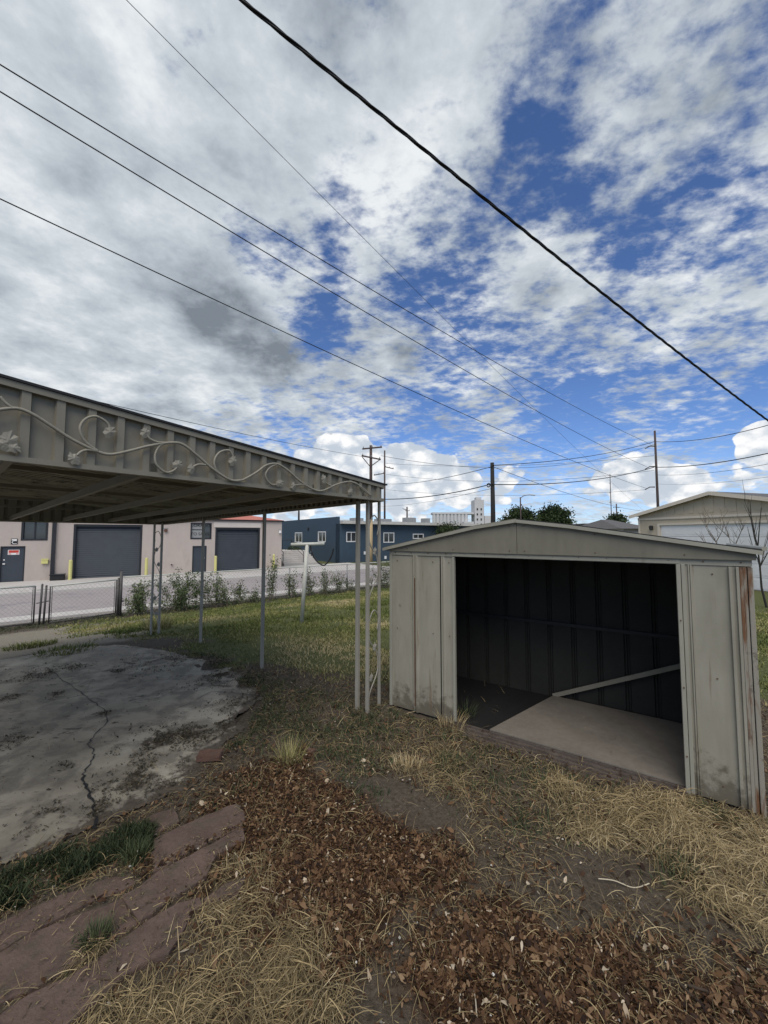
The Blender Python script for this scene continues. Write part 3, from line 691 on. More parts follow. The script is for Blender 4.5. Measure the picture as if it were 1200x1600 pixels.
# ================================================================== CHAIN LINK FENCE AND GATES
FF = Frame((FG[0], FG[1], 0), FU, FN)
def fgz(u):
    p = FF.p(u, 0, 0); return gz1(p.x, p.y)
def mesh_panel(u0, u1, z0, z1, d=0.0, sp=.085):
    L, H = u1 - u0, z1 - z0; b = MB(); r = .0022
    x = -H
    while x < L:
        for sgn in (1, -1):
            a0, a1 = max(0, x), min(L, x + H)
            if a1 - a0 < .01: continue
            za, zb_ = (a0 - x), (a1 - x)
            if sgn < 0: za, zb_ = H - za, H - zb_
            A = FF.p(u0 + a0, d + .003 * sgn, z0 + za); B = FF.p(u0 + a1, d + .003 * sgn, z0 + zb_)
            i = len(b.v); off = Vector((0, 0, r * 1.4)); o2 = Vector((FN[0], FN[1], 0)) * r
            b.v += [A + off, A - off + o2, A - off - o2, B + off, B - off + o2, B - off - o2]
            b.f += [[i, i + 1, i + 4, i + 3], [i + 1, i + 2, i + 5, i + 4], [i + 2, i, i + 3, i + 5]]
        x += sp * 1.414 / 1.0
    return b
def vpost(u, d, z0, z1, r, parent, name='post', mat='galv', lean=0.0):
    return MB().tube([FF.p(u, d, z0), FF.p(u + lean, d, z1)], r, 8).build(name, M[mat], parent, smooth=True)
def fu_of(px, py, z):
    q = on_v(px, py, FF.p(0, 0, 0), (FU[0], FU[1])); return (q - FF.p(0, 0, 0)).dot(FF.u)
def gate(label, ua, ub, droop):
    z0 = fgz((ua + ub) / 2) + .06; p0 = FF.p(ua, 0, fgz(ua)); gt = thing('chain_link_gate', label, 'gate', p0, 'pair of driveway gates')
    H = 1.06; z0a = z0 - .02; z0b = z0 + droop
    fr = MB(); P = [FF.p(ua, 0, z0a), FF.p(ub, 0, z0b), FF.p(ub, 0, z0b + H), FF.p(ua, 0, z0a + H)]
    for a, c in ((P[0], P[1]), (P[1], P[2]), (P[3], P[0])): fr.tube([a, c], .019, 8)
    fr.build('frame', M['galv_dark'], gt, smooth=True)
    MB().tube([P[3], P[2]], .024, 8).build('top_rail', M['white_pipe'], gt, smooth=True)
    mesh_panel(ua + .02, ub - .02, min(z0a, z0b), min(z0a, z0b) + H).build('wire_mesh', M['galv'], gt)
    for u in (ua + .045, ub - .045): MB().tube([FF.p(u, 0, z0 + .02), FF.p(u, 0, z0 + H)], .008, 6).build('tension_bar', M['galv_dark'], gt)
    return gt
uL = fu_of(52, 975, 0); uM = fu_of(76, 974, 0); uR = fu_of(186, 962, 0)
gl = gate('left chain link gate leaf cut off by the photo edge', uL - 2.6, uL, .0)
gr = gate('right chain link gate leaf hung on the dark post', uM, uR - .10, .05)
b = MB().tube([FF.p(uL + .04, .02, fgz(uL) + .62), FF.p(uM - .02, .02, fgz(uL) + .66)], .016, 6); b.build('latch', M['galv_dark'], gr); MB().tube([FF.p(uL + .03, 0.02, fgz(uL) + 1.0), FF.p(uM, .02, fgz(uL) + .99)], .010, 6).build('chain', M['galv'], gr)
gp = [('gate_post', 'thin dark gate post beside the left gate leaf', uL + .12, .02, 1.14, .026), ('gate_post', 'dark gate post between the two gate leaves', uM - .12, .01, 1.1, .026), ]
for nm, lab, u, d, h, r in gp:
    p = FF.p(u, d, fgz(u) - .1); o = thing(nm, lab, 'post', p)
    vpost(u, d, fgz(u) - .1, fgz(u) + h, r, o, 'pipe', 'galv_dark', .03)
    MB().tube([FF.p(u + .03, d, fgz(u) + h), FF.p(u + .03, d, fgz(u) + h + .03)], [r * 1.3, r * .4], 8).build('cap', M['galv_dark'], o)
U1 = 19.0
fence = thing('chain_link_fence', 'long chain link fence with weeds growing through it', 'fence', FF.p(uR, 0, fgz(uR)))
vpost(uR + .02, 0, fgz(uR) - .1, fgz(uR) + 1.42, .045, fence, mat='galv_dark'); vpost(uR - .05, 0, fgz(uR) - .1, fgz(uR) + 1.22, .028, fence, mat='galv_dark')
us = [uR + .08] + [uR + .08 + 2.9 * k for k in range(1, 7)] + [U1]
for u in us[1:]: vpost(u, 0, fgz(u) - .1, fgz(u) + 1.22, .03, fence)
FT = lambda u: fgz(u) + 1.24
b = MB(); b.tube([FF.p(u, 0, FT(u)) for u in us], .022, 8); b.build('top_rail', M['white_pipe'], fence, smooth=True)
for a, c in zip(us[:-1], us[1:]): mesh_panel(a, c, fgz((a + c) / 2) + .03, fgz((a + c) / 2) + 1.2).build('wire_mesh', M['galv'], fence)

# ================================================================== TAN BUILDING
T0 = Vector((-18.8, 23.1, 0)); TU = (.839, .545); TF = Frame(T0, TU, (.545, -.839))     # d outwards to the street
ZG = -.672
def tu(px, py=850):
    q = on_v(px, py, T0, TU); return (q - T0).dot(TF.u), q.z
tend = tu(440)[0]; t_roof = 2.98
tan_b = thing('workshop', 'pale pink stucco workshop with roller doors and a salmon roof', 'building', TF.p(tend, 0, ZG))
def openings_wall(F, u0, u1, z0, z1, ops, th, d0=0.0):
    """wall as boxes round its openings; ops sorted (ua,ub,za,zb)"""
    b = MB(); cur = u0
    for ua, ub, za, zb_ in sorted(ops):
        b.box(F, cur, ua, d0 - th, d0, z0, z1)
        if za > z0 + .01: b.box(F, ua, ub, d0 - th, d0, z0, za)
        if zb_ < z1 - .01: b.box(F, ua, ub, d0 - th, d0, zb_, z1)
        cur = ub
    b.box(F, cur, u1, d0 - th, d0, z0, z1); return b
def urange(x0, x1): return tu(x0)[0], tu(x1)[0]
g1a, g1b = urange(114, 222); g2a, g2b = urange(336, 406); dCa, dCb = urange(1, 40); d2a, d2b = urange(301, 323)
zg1 = tu(170, 822)[1]; zg2 = tu(370, 824.5)[1]; zdC = tu(20, 853.5)[1]; zd2 = tu(312, 853)[1]
wCa, wCb = urange(32, 74); wz0, wz1 = tu(53, 844.5)[1], tu(53, 812)[1]; s2a, s2b = urange(297, 330); sz0, sz1 = tu(313, 842.5)[1], tu(313, 817)[1]
ops = [(g1a, g1b, ZG, zg1 + .1), (g2a, g2b, ZG, zg2), (dCa, dCb, ZG, zdC), (d2a, d2b, ZG, zd2), (wCa, wCb, wz0, wz1), (s2a, s2b, sz0, sz1)]
# door and window over each other share their columns: cut as separate spans
def wall_multi(F, u0, u1, z0, z1, ops, th):
    us = sorted(set([u0, u1] + [x for o in ops for x in o[:2]])); b = MB()
    for a, c in zip(us[:-1], us[1:]):
        m = (a + c) / 2; col = sorted([(o[2], o[3]) for o in ops if o[0] < m < o[1]]); z = z0
        for za, zb_ in col:
            if za > z + .01: b.box(F, a, c, -th, 0, z, za)
            z = zb_
        if z < z1 - .01: b.box(F, a, c, -th, 0, z, z1)
    return b
wall_multi(TF, -9, tend, ZG - .3, t_roof, ops, .25).build('wall', M['tan'], tan_b)
b = MB(); b.box(TF, tend - .25, tend, -14, -.251, ZG - .3, t_roof); b.box(TF, -9, tend - .26, -14, -13.8, ZG - .3, t_roof); b.build('side_wall', M['tan'], tan_b)
b = MB(); b.box(TF, g2a - .12, g2b + .05, .003, .03, zg2 + .02, zg2 + .38); b.build('door_lintel', M['tan_lt'], tan_b)
# roof: fascia/gutter and shallow hip in salmon
b = MB(); b.box(TF, -9, tend + .12, -.1, .14, t_roof, t_roof + .10); b.box(TF, tend + .02, tend + .12, -14, -.1, t_roof, t_roof + .10); b.build('gutter', M['slate_frame'], tan_b)
rz = t_roof + .10; ru0, ru1 = -9, tend + .15
def rp_(u, d, z): return TF.p(u, d, z)
b = MB(); RZ = rz + 1.25
A0, A1, A2, A3 = rp_(ru0, .18, rz), rp_(ru1, .18, rz), rp_(ru1, -14.1, rz), rp_(ru0, -14.1, rz)
K0, K1 = rp_(ru0, -7, RZ), rp_(ru1 - 5.4, -7, RZ)
b.poly([A0, A1, K1, K0]); b.poly([A1, A2, K1]); b.poly([A2, A3, K0, K1]); b.poly([A3, A0, K0]); b.poly([A0, A3, A2, A1]); b.build('roof', M['redroof'], tan_b)
def roller(F, a, c, z0, z1, parent, d=-.18, n=26):
    b = MB()
    for k in range(n):
        za = z0 + (z1 - z0) * k / n; zb_ = z0 + (z1 - z0) * (k + 1) / n
        b.hexa([F.p(a, d - .06, za), F.p(c, d - .06, za), F.p(c, d + .0, za), F.p(a, d + .0, za), F.p(a, d - .06, zb_), F.p(c, d - .06, zb_), F.p(c, d - .055, zb_), F.p(a, d - .055, zb_)])
    o = b.build('roller_door', M['slate'], parent)
    f = MB(); f.box(F, a + .001, a + .12, d + .004, -.002, z0, z1).box(F, c - .12, c - .001, d + .004, -.002, z0, z1).box(F, a + .12, c - .12, d + .004, -.03, z1 - .14, z1 - .001); f.build('door_frame', M['slate_frame'], o)
    return o
roller(TF, g1a, g1b, ZG, zg1 + .1, tan_b); roller(TF, g2a, g2b, ZG, zg2, tan_b)
def flat_door(F, a, c, z0, z1, parent, knob):
    b = MB(); b.box(F, a + .05, c - .05, -.12, -.06, z0, z1 - .05); o = b.build('door', M['slate'], parent)
    f = MB(); f.box(F, a + .001, a + .05, -.13, .012, z0, z1).box(F, c - .05, c - .001, -.13, .012, z0, z1).box(F, a + .05, c - .05, -.13, .012, z1 - .05, z1 - .001); f.build('frame', M['slate_frame'], o)
    MB().box(F, knob - .05, knob + .05, -.058, -.01, z0 + .98, z0 + 1.04).build('handle', M['white'], o); MB().box(F, knob - .03, knob + .03, -.058, -.03, z0 + 1.2, z0 + 1.26).build('lock', M['white'], o)
    return o
dC = flat_door(TF, dCa, dCb, ZG, zdC, tan_b, dCa + .17); d2 = flat_door(TF, d2a, d2b, ZG, zd2, tan_b, d2b - .17)
def window(F, a, c, z0, z1, parent, mat='slate_frame', mull=1, d=-.12, fw=.06, glass='glass'):
    g_ = MB(); g_.box(F, a + fw, c - fw, d - .02, d, z0 + fw, z1 - fw); 
    f = MB(); f.box(F, a, a + fw, d - .03, .02, z0, z1).box(F, c - fw, c, d - .03, .02, z0, z1).box(F, a + fw, c - fw, d - .03, .02, z0, z0 + fw).box(F, a + fw, c - fw, d - .03, .02, z1 - fw, z1)
    for k in range(mull):
        m = a + (c - a) * (k + 1) / (mull + 1); f.box(F, m - fw * .4, m + fw * .4, d + .002, d + .03, z0 + fw, z1 - fw)
    w = f.build('window', M[mat], parent); g_.build('pane', M[glass], w); return w
window(TF, wCa + .002, wCb - .002, wz0 + .002, wz1 - .002, tan_b, fw=.1)
w2 = window(TF, s2a + .002, s2b - .002, sz0 + .002, sz1 - .002, tan_b, fw=.07, mull=0)
u, z = tu(84)
b = MB(); b.box(TF, u - .09, u + .09, .004, .13, ZG, t_roof); b.build('downspout', M['slate_frame'], tan_b)
def text_obj(s, F, uc, zc, size, mat, parent, name='lettering', d=.03, ext=.004, squash=1.0):
    cu = bpy.data.curves.new(name, 'FONT'); cu.body = s; cu.size = size; cu.align_x = 'CENTER'; cu.align_y = 'CENTER'; cu.extrude = ext
    o = bpy.data.objects.new(name, cu); C.objects.link(o)
    dg = bpy.context.evaluated_depsgraph_get(); me = bpy.data.meshes.new_from_object(o.evaluated_get(dg)); bpy.data.objects.remove(o)
    me.materials.clear(); me.materials.append(mat)
    # text reads left to right along +u when seen from +d
    off = WORLD[parent.name]; c = F.p(uc, d, zc) - off
    mtx = Matrix(((F.u.x * squash, 0, F.d.x, c.x), (F.u.y * squash, 0, F.d.y, c.y), (0, 1, 0, c.z), (0, 0, 0, 1)))
    me.transform(mtx); ob = bpy.data.objects.new(name, me); C.objects.link(ob); ob.parent = parent; WORLD[ob.name] = off; return ob
# banner behind the upper window: white rows with lettering
b = MB(); mid = (s2a + s2b) / 2
b.box(TF, s2a + .09, s2b - .55, -.11, -.095, sz0 + .10, sz0 + .62).box(TF, s2a + .09, s2b - .55, -.11, -.095, sz0 + .70, sz0 + 1.20)
sg = b.build('window_sign', M['greybox'], w2); WORLD[sg.name] = WORLD[tan_b.name]
text_obj('COLORADO', TF, (s2a + s2b) / 2 - .24, sz0 + .95, .30, M['black'], sg, d=-.09)
text_obj('AUTO SALES', TF, (s2a + s2b) / 2 - .24, sz0 + .36, .28, M['black'], sg, d=-.09)
u, z = tu(22.5, 846)
pl = thing('unit_sign', 'small black unit sign with a white letter C above the door', 'sign', TF.p(u, .02, z)); b = MB(); b.box(TF, u - .14, u + .14, .004, .02, z - .16, z + .16); b.build('plate', M['black'], pl)
b = MB(); b.box(TF, u - .11, u + .11, .021, .024, z + .05, z + .13); pt = b.build('white_band', M['white'], pl)
text_obj('C', TF, u, z - .055, .27, M['white'], pl, d=.022, squash=1.25)
u, z = tu(21, 863)
rs = thing('door_notice', 'small red and white notice on the left grey door', 'sign', TF.p(u, -.05, z)); redm = surf('sign_red', (.55, .06, .04), .5, .05); b = MB(); b.box(TF, u - .24, u + .24, -.058, -.05, z - .14, z + .14); b.build('plate', M['white'], rs)
b = MB(); b.box(TF, u - .21, u + .21, -.0495, -.046, z - .03, z + .115); b.box(TF, u - .21, u - .10, -.0495, -.046, z - .11, z - .07).box(TF, u + .10, u + .21, -.0495, -.046, z - .11, z - .07); b.build('red_panel', redm, rs)
u, z = tu(70.5, 877)
yb = thing('wall_box', 'small yellow box on the pink wall beside the downpipe', 'box', TF.p(u, 0, z)); b = MB(); b.box(TF, u - .15, u + .15, .004, .14, z - .14, z + .14); b.build('case', M['yellow'], yb, bevel=.02)
MB().box(TF, u - .17, u + .17, .13, .155, z + .09, z + .155).build('lid', M['yellow'], yb)
u, z = tu(95, 903); zz = ZG
db = thing('low_bin', 'low black bin on the ground beside the left roller door', 'bin', TF.p(u, .4, zz)); b = MB(); b.box(TF, u - .42, u + .22, .15, .6, zz, zz + .30); b.build('body', M['black'], db, bevel=.03)
MB().box(TF, u - .45, u + .25, .12, .63, zz + .305, zz + .35).build('lid', M['slate_frame'], db)
for px, d, cname in ((259, 0, 'small red-brown alarm bell on the pink wall'), ):
    u, z = tu(px, 829); o = thing('alarm_bell', cname, 'alarm', TF.p(u, 0, z)); MB().tube([TF.p(u, .004, z), TF.p(u, .1, z)], .11, 12).build('bell', M['brick'], o); MB().box(TF, u - .14, u + .14, .004, .03, z + .12, z + .16).build('bracket', M['greybox'], o)
u, z = tu(268, 882); o = thing('wall_tap', 'small brown wall tap low on the pink wall', 'tap', TF.p(u, 0, z)); MB().tube([TF.p(u, .004, z), TF.p(u, .14, z)], .05, 8).build('pipe', M['brick'], o); MB().box(TF, u - .1, u + .1, .10, .12, z + .05, z + .09).build('handle', M['offwhite'], o)
u, z = tu(437, 830.5); o = thing('wall_lamp', 'small white wall lamp at the workshop corner', 'lamp', TF.p(u, 0, z)); MB().box(TF, u - .08, u + .08, .004, .05, z - .1, z + .15).build('bracket', M['greybox'], o); MB().tube([TF.p(u, .12, z - .12), TF.p(u, .12, z + .08)], [.1, .07], 10).build('lamp_shade', M['white'], o)
for px, lab in ((110, 'yellow bollard left of the left roller door'), (228.5, 'yellow bollard right of the left roller door'), (336.5, 'yellow bollard left of the right roller door'), (427.5, 'yellow bollard right of the right roller door')):
    u = tu(px)[0]; p = TF.p(u, .55, ZG); u = (on_v(px, 890, TF.p(0, .55, 0), TU) - TF.p(0, .55, 0)).dot(TF.u); p = TF.p(u, .55, ZG)
    o = thing('bollard', lab, 'bollard', p, 'yellow bollards by the roller doors')
    MB().tube([p, p + Vector((0, 0, 1.12))], .09, 12).build('post', M['yellow'], o, smooth=False)
    MB().tube([p + Vector((0, 0, 1.121)), p + Vector((0, 0, 1.15)), p + Vector((0, 0, 1.17))], [.09, .075, .03], 12).build('cap', M['yellow'], o)

# ================================================================== BLUE BUILDING
B0 = Vector((-4.6, 37.7, 0)); BRF = Frame(B0, (.82, .572), (.572, -.82)); BLF = Frame(B0, (-.572, .82), (-.82, -.572))
blue = thing('blue_building', 'low dark blue building with white windows and a flat roof', 'building', B0)
def fpos(F, px, py): q = on_v(px, py, F.o, (F.u.x, F.u.y)); return (q - F.o).dot(F.u), q.z
BG = -.70
# windows
RW = [fpos(BRF, 541, 847) + fpos(BRF, 557, 831), fpos(BRF, 599, 848) + fpos(BRF, 616, 832), fpos(BRF, 645, 842) + fpos(BRF, 662, 834)]
LW = [fpos(BLF, 472, 848) + fpos(BLF, 461, 832), fpos(BLF, 509, 847) + fpos(BLF, 497, 830.5)]
opsR = [(a, c, z0, z1) for a, z0, c, z1 in RW]; opsL = [(a, c, z0, z1) for a, z0, c, z1 in LW]
Lr = fpos(BRF, 735, 840)[0]
wall_multi(BRF, 0, Lr, BG - .3, 3.05, opsR, .3).build('wall', M['blue'], blue)
wall_multi(BLF, .3, 19.5, BG - .3, 3.75, opsL, .3).build('wall', M['blue'], blue)
MB().box(BLF, .0, .296, -.3, .0, BG - .3, 3.76).build('corner_wall', M['blue'], blue)
MB().box(BLF, 19.2, 19.5, -12, -.301, BG - .3, 3.6).build('end_wall', M['blue'], blue)
for a, c, z0, z1 in opsR: window(BRF, a + .002, c - .002, z0 + .002, z1 - .002, blue, 'white', 1, -.06, .09)
for a, c, z0, z1 in opsL: window(BLF, a + .002, c - .002, z0 + .002, z1 - .002, blue, 'white', 1, -.06, .09)
b = MB(); b.box(BRF, .31, Lr + 1, -12, .7, 3.06, 3.34); rf = b.build('roof', M['offwhite'], blue)
b = MB(); b.box(BRF, .3, Lr, -12, -.01, 3.345, 3.4); b.build('roof_deck', M['greybox'], blue)
for i, (px0, px1, yy0, yy1, dd) in enumerate([(636, 650, 815, 809, -5), (592, 612, 815, 811, -3), (665, 672, 815, 810, -6), (553, 568, 814, 809.5, -4)]):
    F2 = Frame(BRF.p(0, dd, 0), (.82, .572), (.572, -.82)); a, z0 = fpos(F2, px0, yy0); c, z1 = fpos(F2, px1, yy1)
    MB().box(F2, a, c, -1, 0, 3.401, z1).build('rooftop_unit', M['greybox'], rf)
for (px, py, F) in ((487, 861, BLF), (602, 871, BRF), (570, 864, BRF)):
    u, z = fpos(F, px, py); o = MB(); o.box(F, u - .13, u + .13, .004, .06, z - .16, z + .16); o.build('meter_box', M['white'], blue)
u, z = fpos(BLF, 482, 826); MB().tube([BLF.p(u, .004, z), BLF.p(u, .12, z)], .16, 10).build('wall_vent', M['slate_frame'], blue)
# steps with handrail left of the blue wall
stp = on_z(466, 882.5, -.70); stt = on_z(505, 880.5, -.70)
STF = Frame((stp.x, stp.y, 0), (BRF.u.x, BRF.u.y), (BRF.d.x, BRF.d.y)); st = thing('entrance_steps', 'pale concrete steps with a black handrail beside the blue wall', 'steps', STF.o)
b = MB(); SWd = 2.6
for k in range(7): b.box(STF, -SWd / 2, SWd * .75, -.42 * (k + 1), -.42 * k - .002, -.78, -.70 + .165 * (k + 1))
b.box(STF, -SWd / 2, SWd * .75, -6, -.42 * 7 - .002, -.78, -.70 + .165 * 7); b.build('steps', M['concrete_far'], st)
b = MB()
for u in (-SWd / 2 - .06, SWd * .2):
    b.tube([STF.p(u, -.1, -.7), STF.p(u, -.1, .45), STF.p(u, -3.0, 1.45), STF.p(u, -5.5, 1.45), STF.p(u, -5.5, .4)], .03, 6); b.tube([STF.p(u, -3.0, .4), STF.p(u, -3.0, 1.45)], .028, 6); b.tube([STF.p(u, -.1, .1), STF.p(u, -3.0, 1.1)], .02, 6)
b.build('handrail', M['black'], st)

# ================================================================== GARAGE AT RIGHT
GA0 = Vector((14.4, 21.7, 0)); GU = (.26, -.966); GFr = Frame(GA0, GU, (-.966, -.26))
gz0 = -.42
gar = thing('garage', 'beige gabled garage with a wide white door', 'garage', GA0)
def gpos(px, py): return fpos(GFr, px, py)
gp_u, gp_z = gpos(1114, 768); GWd = 2 * gp_u; ge_z = gpos(1000, 806)[1]
wall_z = ge_z - .02
b = MB(); da, dz1 = gpos(1031, 821); dc = GWd - da
slope = (gp_z - .12 - wall_z) / gp_u
b.box(GFr, 0, da, -.12, 0, gz0, dz1).box(GFr, dc, GWd, -.12, 0, gz0, dz1).box(GFr, 0, GWd, -.12, 0, dz1 + .001, wall_z)
b.build('front_wall', M['beige'], gar)
b = MB(); nb = 34
for k in range(nb):
    a, c = GWd * k / nb, GWd * (k + 1) / nb
    f = lambda u: wall_z + .003 + slope * min(u, GWd - u)
    dd = .0 if k % 2 else .018
    b.hexa([GFr.p(a, -.12, wall_z + .002), GFr.p(c, -.12, wall_z + .002), GFr.p(c, dd, wall_z + .002), GFr.p(a, dd, wall_z + .002), GFr.p(a, -.12, f(a)), GFr.p(c, -.12, f(c)), GFr.p(c, dd, f(c)), GFr.p(a, dd, f(a))])
b.build('gable_siding', M['beige'], gar)
tz = gpos(1003, 810.5)[1]
MB().box(GFr, -.02, GWd + .02, .019, .05, tz - .09, tz + .02).build('band_board', M['beige_trim'], gar)
b = MB(); b.box(GFr, da - .12, da, .002, .04, gz0, dz1 + .10).box(GFr, dc, dc + .12, .002, .04, gz0, dz1 + .10).box(GFr, da, dc, .002, .04, dz1 + .001, dz1 + .10).box(GFr, -.01, .1, .002, .035, gz0, wall_z - .1); b.build('door_trim', M['beige_trim'], gar)
b = MB(); nr = 5
for k in range(nr):
    za = gz0 + (dz1 - gz0) * k / nr; zb_ = gz0 + (dz1 - gz0) * (k + 1) / nr - .012
    b.box(GFr, da + .002, dc - .002, -.10, -.05, za, zb_)
gd = b.build('garage_door', M['white'], gar)
b = MB()
for k in range(nr):
    za = gz0 + (dz1 - gz0) * k / nr; h = (dz1 - gz0) / nr
    for q in range(8):
        w = (dc - da) / 8; b.box(GFr, da + w * q + .08, da + w * (q + 1) - .08, -.049, -.042, za + .09, za + h - .1)
b.build('door_panels', M['white'], gd)
b = MB(); b.box(GFr, 0, .12, -7, -.121, gz0, wall_z).box(GFr, GWd - .12, GWd, -7, -.121, gz0, wall_z).box(GFr, .12, GWd - .12, -7, -6.88, gz0, wall_z); b.build('side_wall', M['beige'], gar)
for s in (0, 1):
    U = lambda u: u if s == 0 else GWd - u
    b = MB(); z1_, z0_ = gp_z, gp_z - slope * (gp_u + .35)
    P = [GFr.p(U(-.35), .28, z0_), GFr.p(U(gp_u), .28, z1_), GFr.p(U(gp_u), -7.2, z1_), GFr.p(U(-.35), -7.2, z0_)]
    b.hexa([p - Vector((0, 0, .05)) for p in P] + P); r_ = b.build('roof', M['shingle'], gar)
    b = MB(); b.hexa([P[0] - Vector((0, 0, .17)), P[1] - Vector((0, 0, .17)), P[1] + GFr.d * .03 - Vector((0, 0, .17)), P[0] + GFr.d * .03 - Vector((0, 0, .17)), P[0] - Vector((0, 0, .0)), P[1] - Vector((0, 0, .0)), P[1] + GFr.d * .03, P[0] + GFr.d * .03]); b.build('bargeboard', M['beige_trim'], r_)
u, z = gpos(1019.5, 825)
lp = thing('wall_lantern', 'small black lantern on the beige garage wall', 'lamp', GFr.p(u, 0, z)); MB().box(GFr, u - .04, u + .04, .003, .05, z - .1, z + .12).build('bracket', M['black'], lp)
MB().tube([GFr.p(u, .13, z - .13), GFr.p(u, .13, z + .06)], [.055, .085], 6).build('lamp_glass', M['glass'], lp); MB().tube([GFr.p(u, .13, z + .061), GFr.p(u, .13, z + .14)], [.10, .02], 6).build('cap', M['black'], lp)

# house behind, with shingle roof and chimney vent
def small_house(label, px0, px1, Y, ybase, yeave, yridge, wallm, roofm, hip=True, D=8):
    A = on_y(px0, yeave, Y); B = on_y(px1, yeave, Y); F = Frame((A.x, A.y, 0), (1, 0), (0, -1)); w = B.x - A.x; z0 = -.6; ze = A.z; zr = on_y(px0, yridge, Y + D / 2).z
    h = thing('house', label, 'house', (A.x, Y, z0)); MB().box(F, 0, w, -D, 0, z0, ze).build('wall', M[wallm], h)
    b = MB(); o = .35
    if zr > ze + .2:
        i = min(w * .3, D / 2) if hip else 0
        a0, a1, a2, a3 = F.p(-o, o, ze), F.p(w + o, o, ze), F.p(w + o, -D - o, ze), F.p(-o, -D - o, ze); k0, k1 = F.p(i, -D / 2, zr), F.p(w - i, -D / 2, zr)
        b.poly([a0, a1, k1, k0]).poly([a1, a2, k1]).poly([a2, a3, k0, k1]).poly([a3, a0, k0]).poly([a3, a2, a1, a0])
    else: b.box(F, -o, w + o, -D - o, o, ze + .003, ze + .25)
    b.build('roof', M[roofm], h)
    for k in range(max(1, int(w // 4))):
        u = (k + .5) * w / max(1, int(w // 4)); f = MB(); f.box(F, u - .5, u + .5, .003, .05, ze - 1.5, ze - .5); wn = f.build('window', M['white'], h); MB().box(F, u - .42, u + .42, .052, .06, ze - 1.42, ze - .58).build('pane', M['glass'], wn)
    return h
small_house('grey shingle roofed house just left of the beige garage', 974, 1012, 26, 840, 826, 812, 'offwhite', 'shingle', D=7)
small_house('far flat roofed pale house right of the trees', 915, 962, 70, 840, 820, 820, 'offwhite', 'shingle', D=10)
small_house('far low shed-like house behind the flat roofed one', 925, 990, 95, 836, 822, 817, 'greybox', 'shingle', D=12)

# ================================================================== GRAIN ELEVATOR
YE = 300.0
el = thing('grain_elevator', 'distant white concrete grain elevator with a tall head tower', 'silo', on_y(740, 836, YE))
def blk(px0, px1, y0, y1, Y, D, name, mat='silo'):
    a = on_y(px0, y1, Y); c = on_y(px1, y0, Y); F = Frame((0, Y, 0), (1, 0), (0, -1)); return MB().box(F, a.x, c.x, -D, 0, c.z, a.z).build(name, M[mat], el)
for k in range(10):
    xa = 676 + k * 5.6; a = on_y(xa + 2.8, 836, YE); t_ = on_y(xa + 2.8, 803.5, YE); r = 2.8 * YE / 600
    MB().tube([Vector((a.x, YE + r, a.z - 3)), Vector((a.x, YE + r, t_.z))], r * .98, 16).build('silo', M['silo'], el)
blk(676, 741, 803.3, 800.5, YE, 12, 'gallery'); blk(741.5, 757, 836, 781, YE, 12, 'head_tower'); blk(744, 752, 780.8, 777, YE + 2, 6, 'lift_house'); blk(757.2, 768, 836, 806, YE, 10, 'annex'); blk(725, 741, 836, 815, YE - 6, 8, 'annex')
for k in range(5): blk(745, 747, 797 + k * 8, 794 + k * 8, YE - .3, .25, 'window', 'slate_frame'); blk(751, 753, 797 + k * 8, 794 + k * 8, YE - .3, .25, 'window', 'slate_frame')

# ================================================================== POLES AND WIRES
def pole(name, label, px, ytop, Y, r, mats=('pole',), split=None, arms=(), base=-.8, cat='utility pole', extra=None, lean=0):
    t = on_y(px, ytop, Y); b0 = Vector((t.x - lean, Y, base)); o = thing(name, label, cat, b0)
    if split:
        m = on_y(px, split, Y); MB().tube([b0, m], [r * 1.1, r], 10).build('lower_pole', M['pole_tan'], o, smooth=True); MB().tube([m + Vector((0, 0, .002)), t], [r, r * .75], 10).build('pole', M[mats[0]], o, smooth=True)
    else: MB().tube([b0, t], [r * 1.15, r * .75], 10).build('pole', M[mats[0]], o, smooth=True)
    for (ya, xa, xb, dy) in arms:
        A, B = on_y(xa, ya + dy, Y - .1), on_y(xb, ya - dy, Y - .1)
        am = MB().bar(A, B, .12).build('crossarm', M[mats[0]], o)
        for f in (.06, .5, .94):
            q = A.lerp(B, f); MB().tube([q, q + Vector((0, 0, .1)), q + Vector((0, 0, .22))], [.03, .06, .035], 6).build('insulator', M['greybox'], am)
    return o, t
Y1_ = 35.0
p1, _ = pole('utility_pole', 'tall utility pole with two crossarms behind the carport corner', 579.5, 696, Y1_, .17, split=812, arms=[(700, 566, 597, 1.5), (715, 565, 595, -3)])
MB().bar(on_y(566, 714, Y1_ - .12), on_y(579, 730, Y1_ - .12), .07).build('brace', M['pole'], p1); MB().bar(on_y(594, 718, Y1_ - .12), on_y(580, 728, Y1_ - .12), .07).build('brace', M['pole'], p1)
p2, _ = pole('utility_pole', 'thin dark utility pole just right of the tall crossarm pole', 601, 704, 60, .16, arms=[(731, 602, 615, -1.5), (741, 584, 600, 1.5)])
p3, _ = pole('utility_pole', 'thick black tarred pole rising behind the shed roof', 769, 723, 30, .19, mats=('pole_black',))
p4, _ = pole('utility_pole', 'tall brown pole with bent insulator arms left of the garage', 1023, 673, 45, .15)
for y in (699, 731, 763):
    A, B = on_y(1023, y - 2, 44.8), on_y(1008, y + 2, 44.8); MB().tube([A, A.lerp(B, .5) + Vector((0, 0, .15)), B], [.07, .06, .05], 6).build('insulator_arm', M['pole'], p4)
pole('utility_pole', 'small distant pole with a crossarm left of the garage', 963, 787, 110, .2, arms=[(793, 958, 968, 0)])
pl_, _ = pole('street_lamp', 'distant street lamp above the left tree', 813, 777, 80, .16, cat='street lamp')
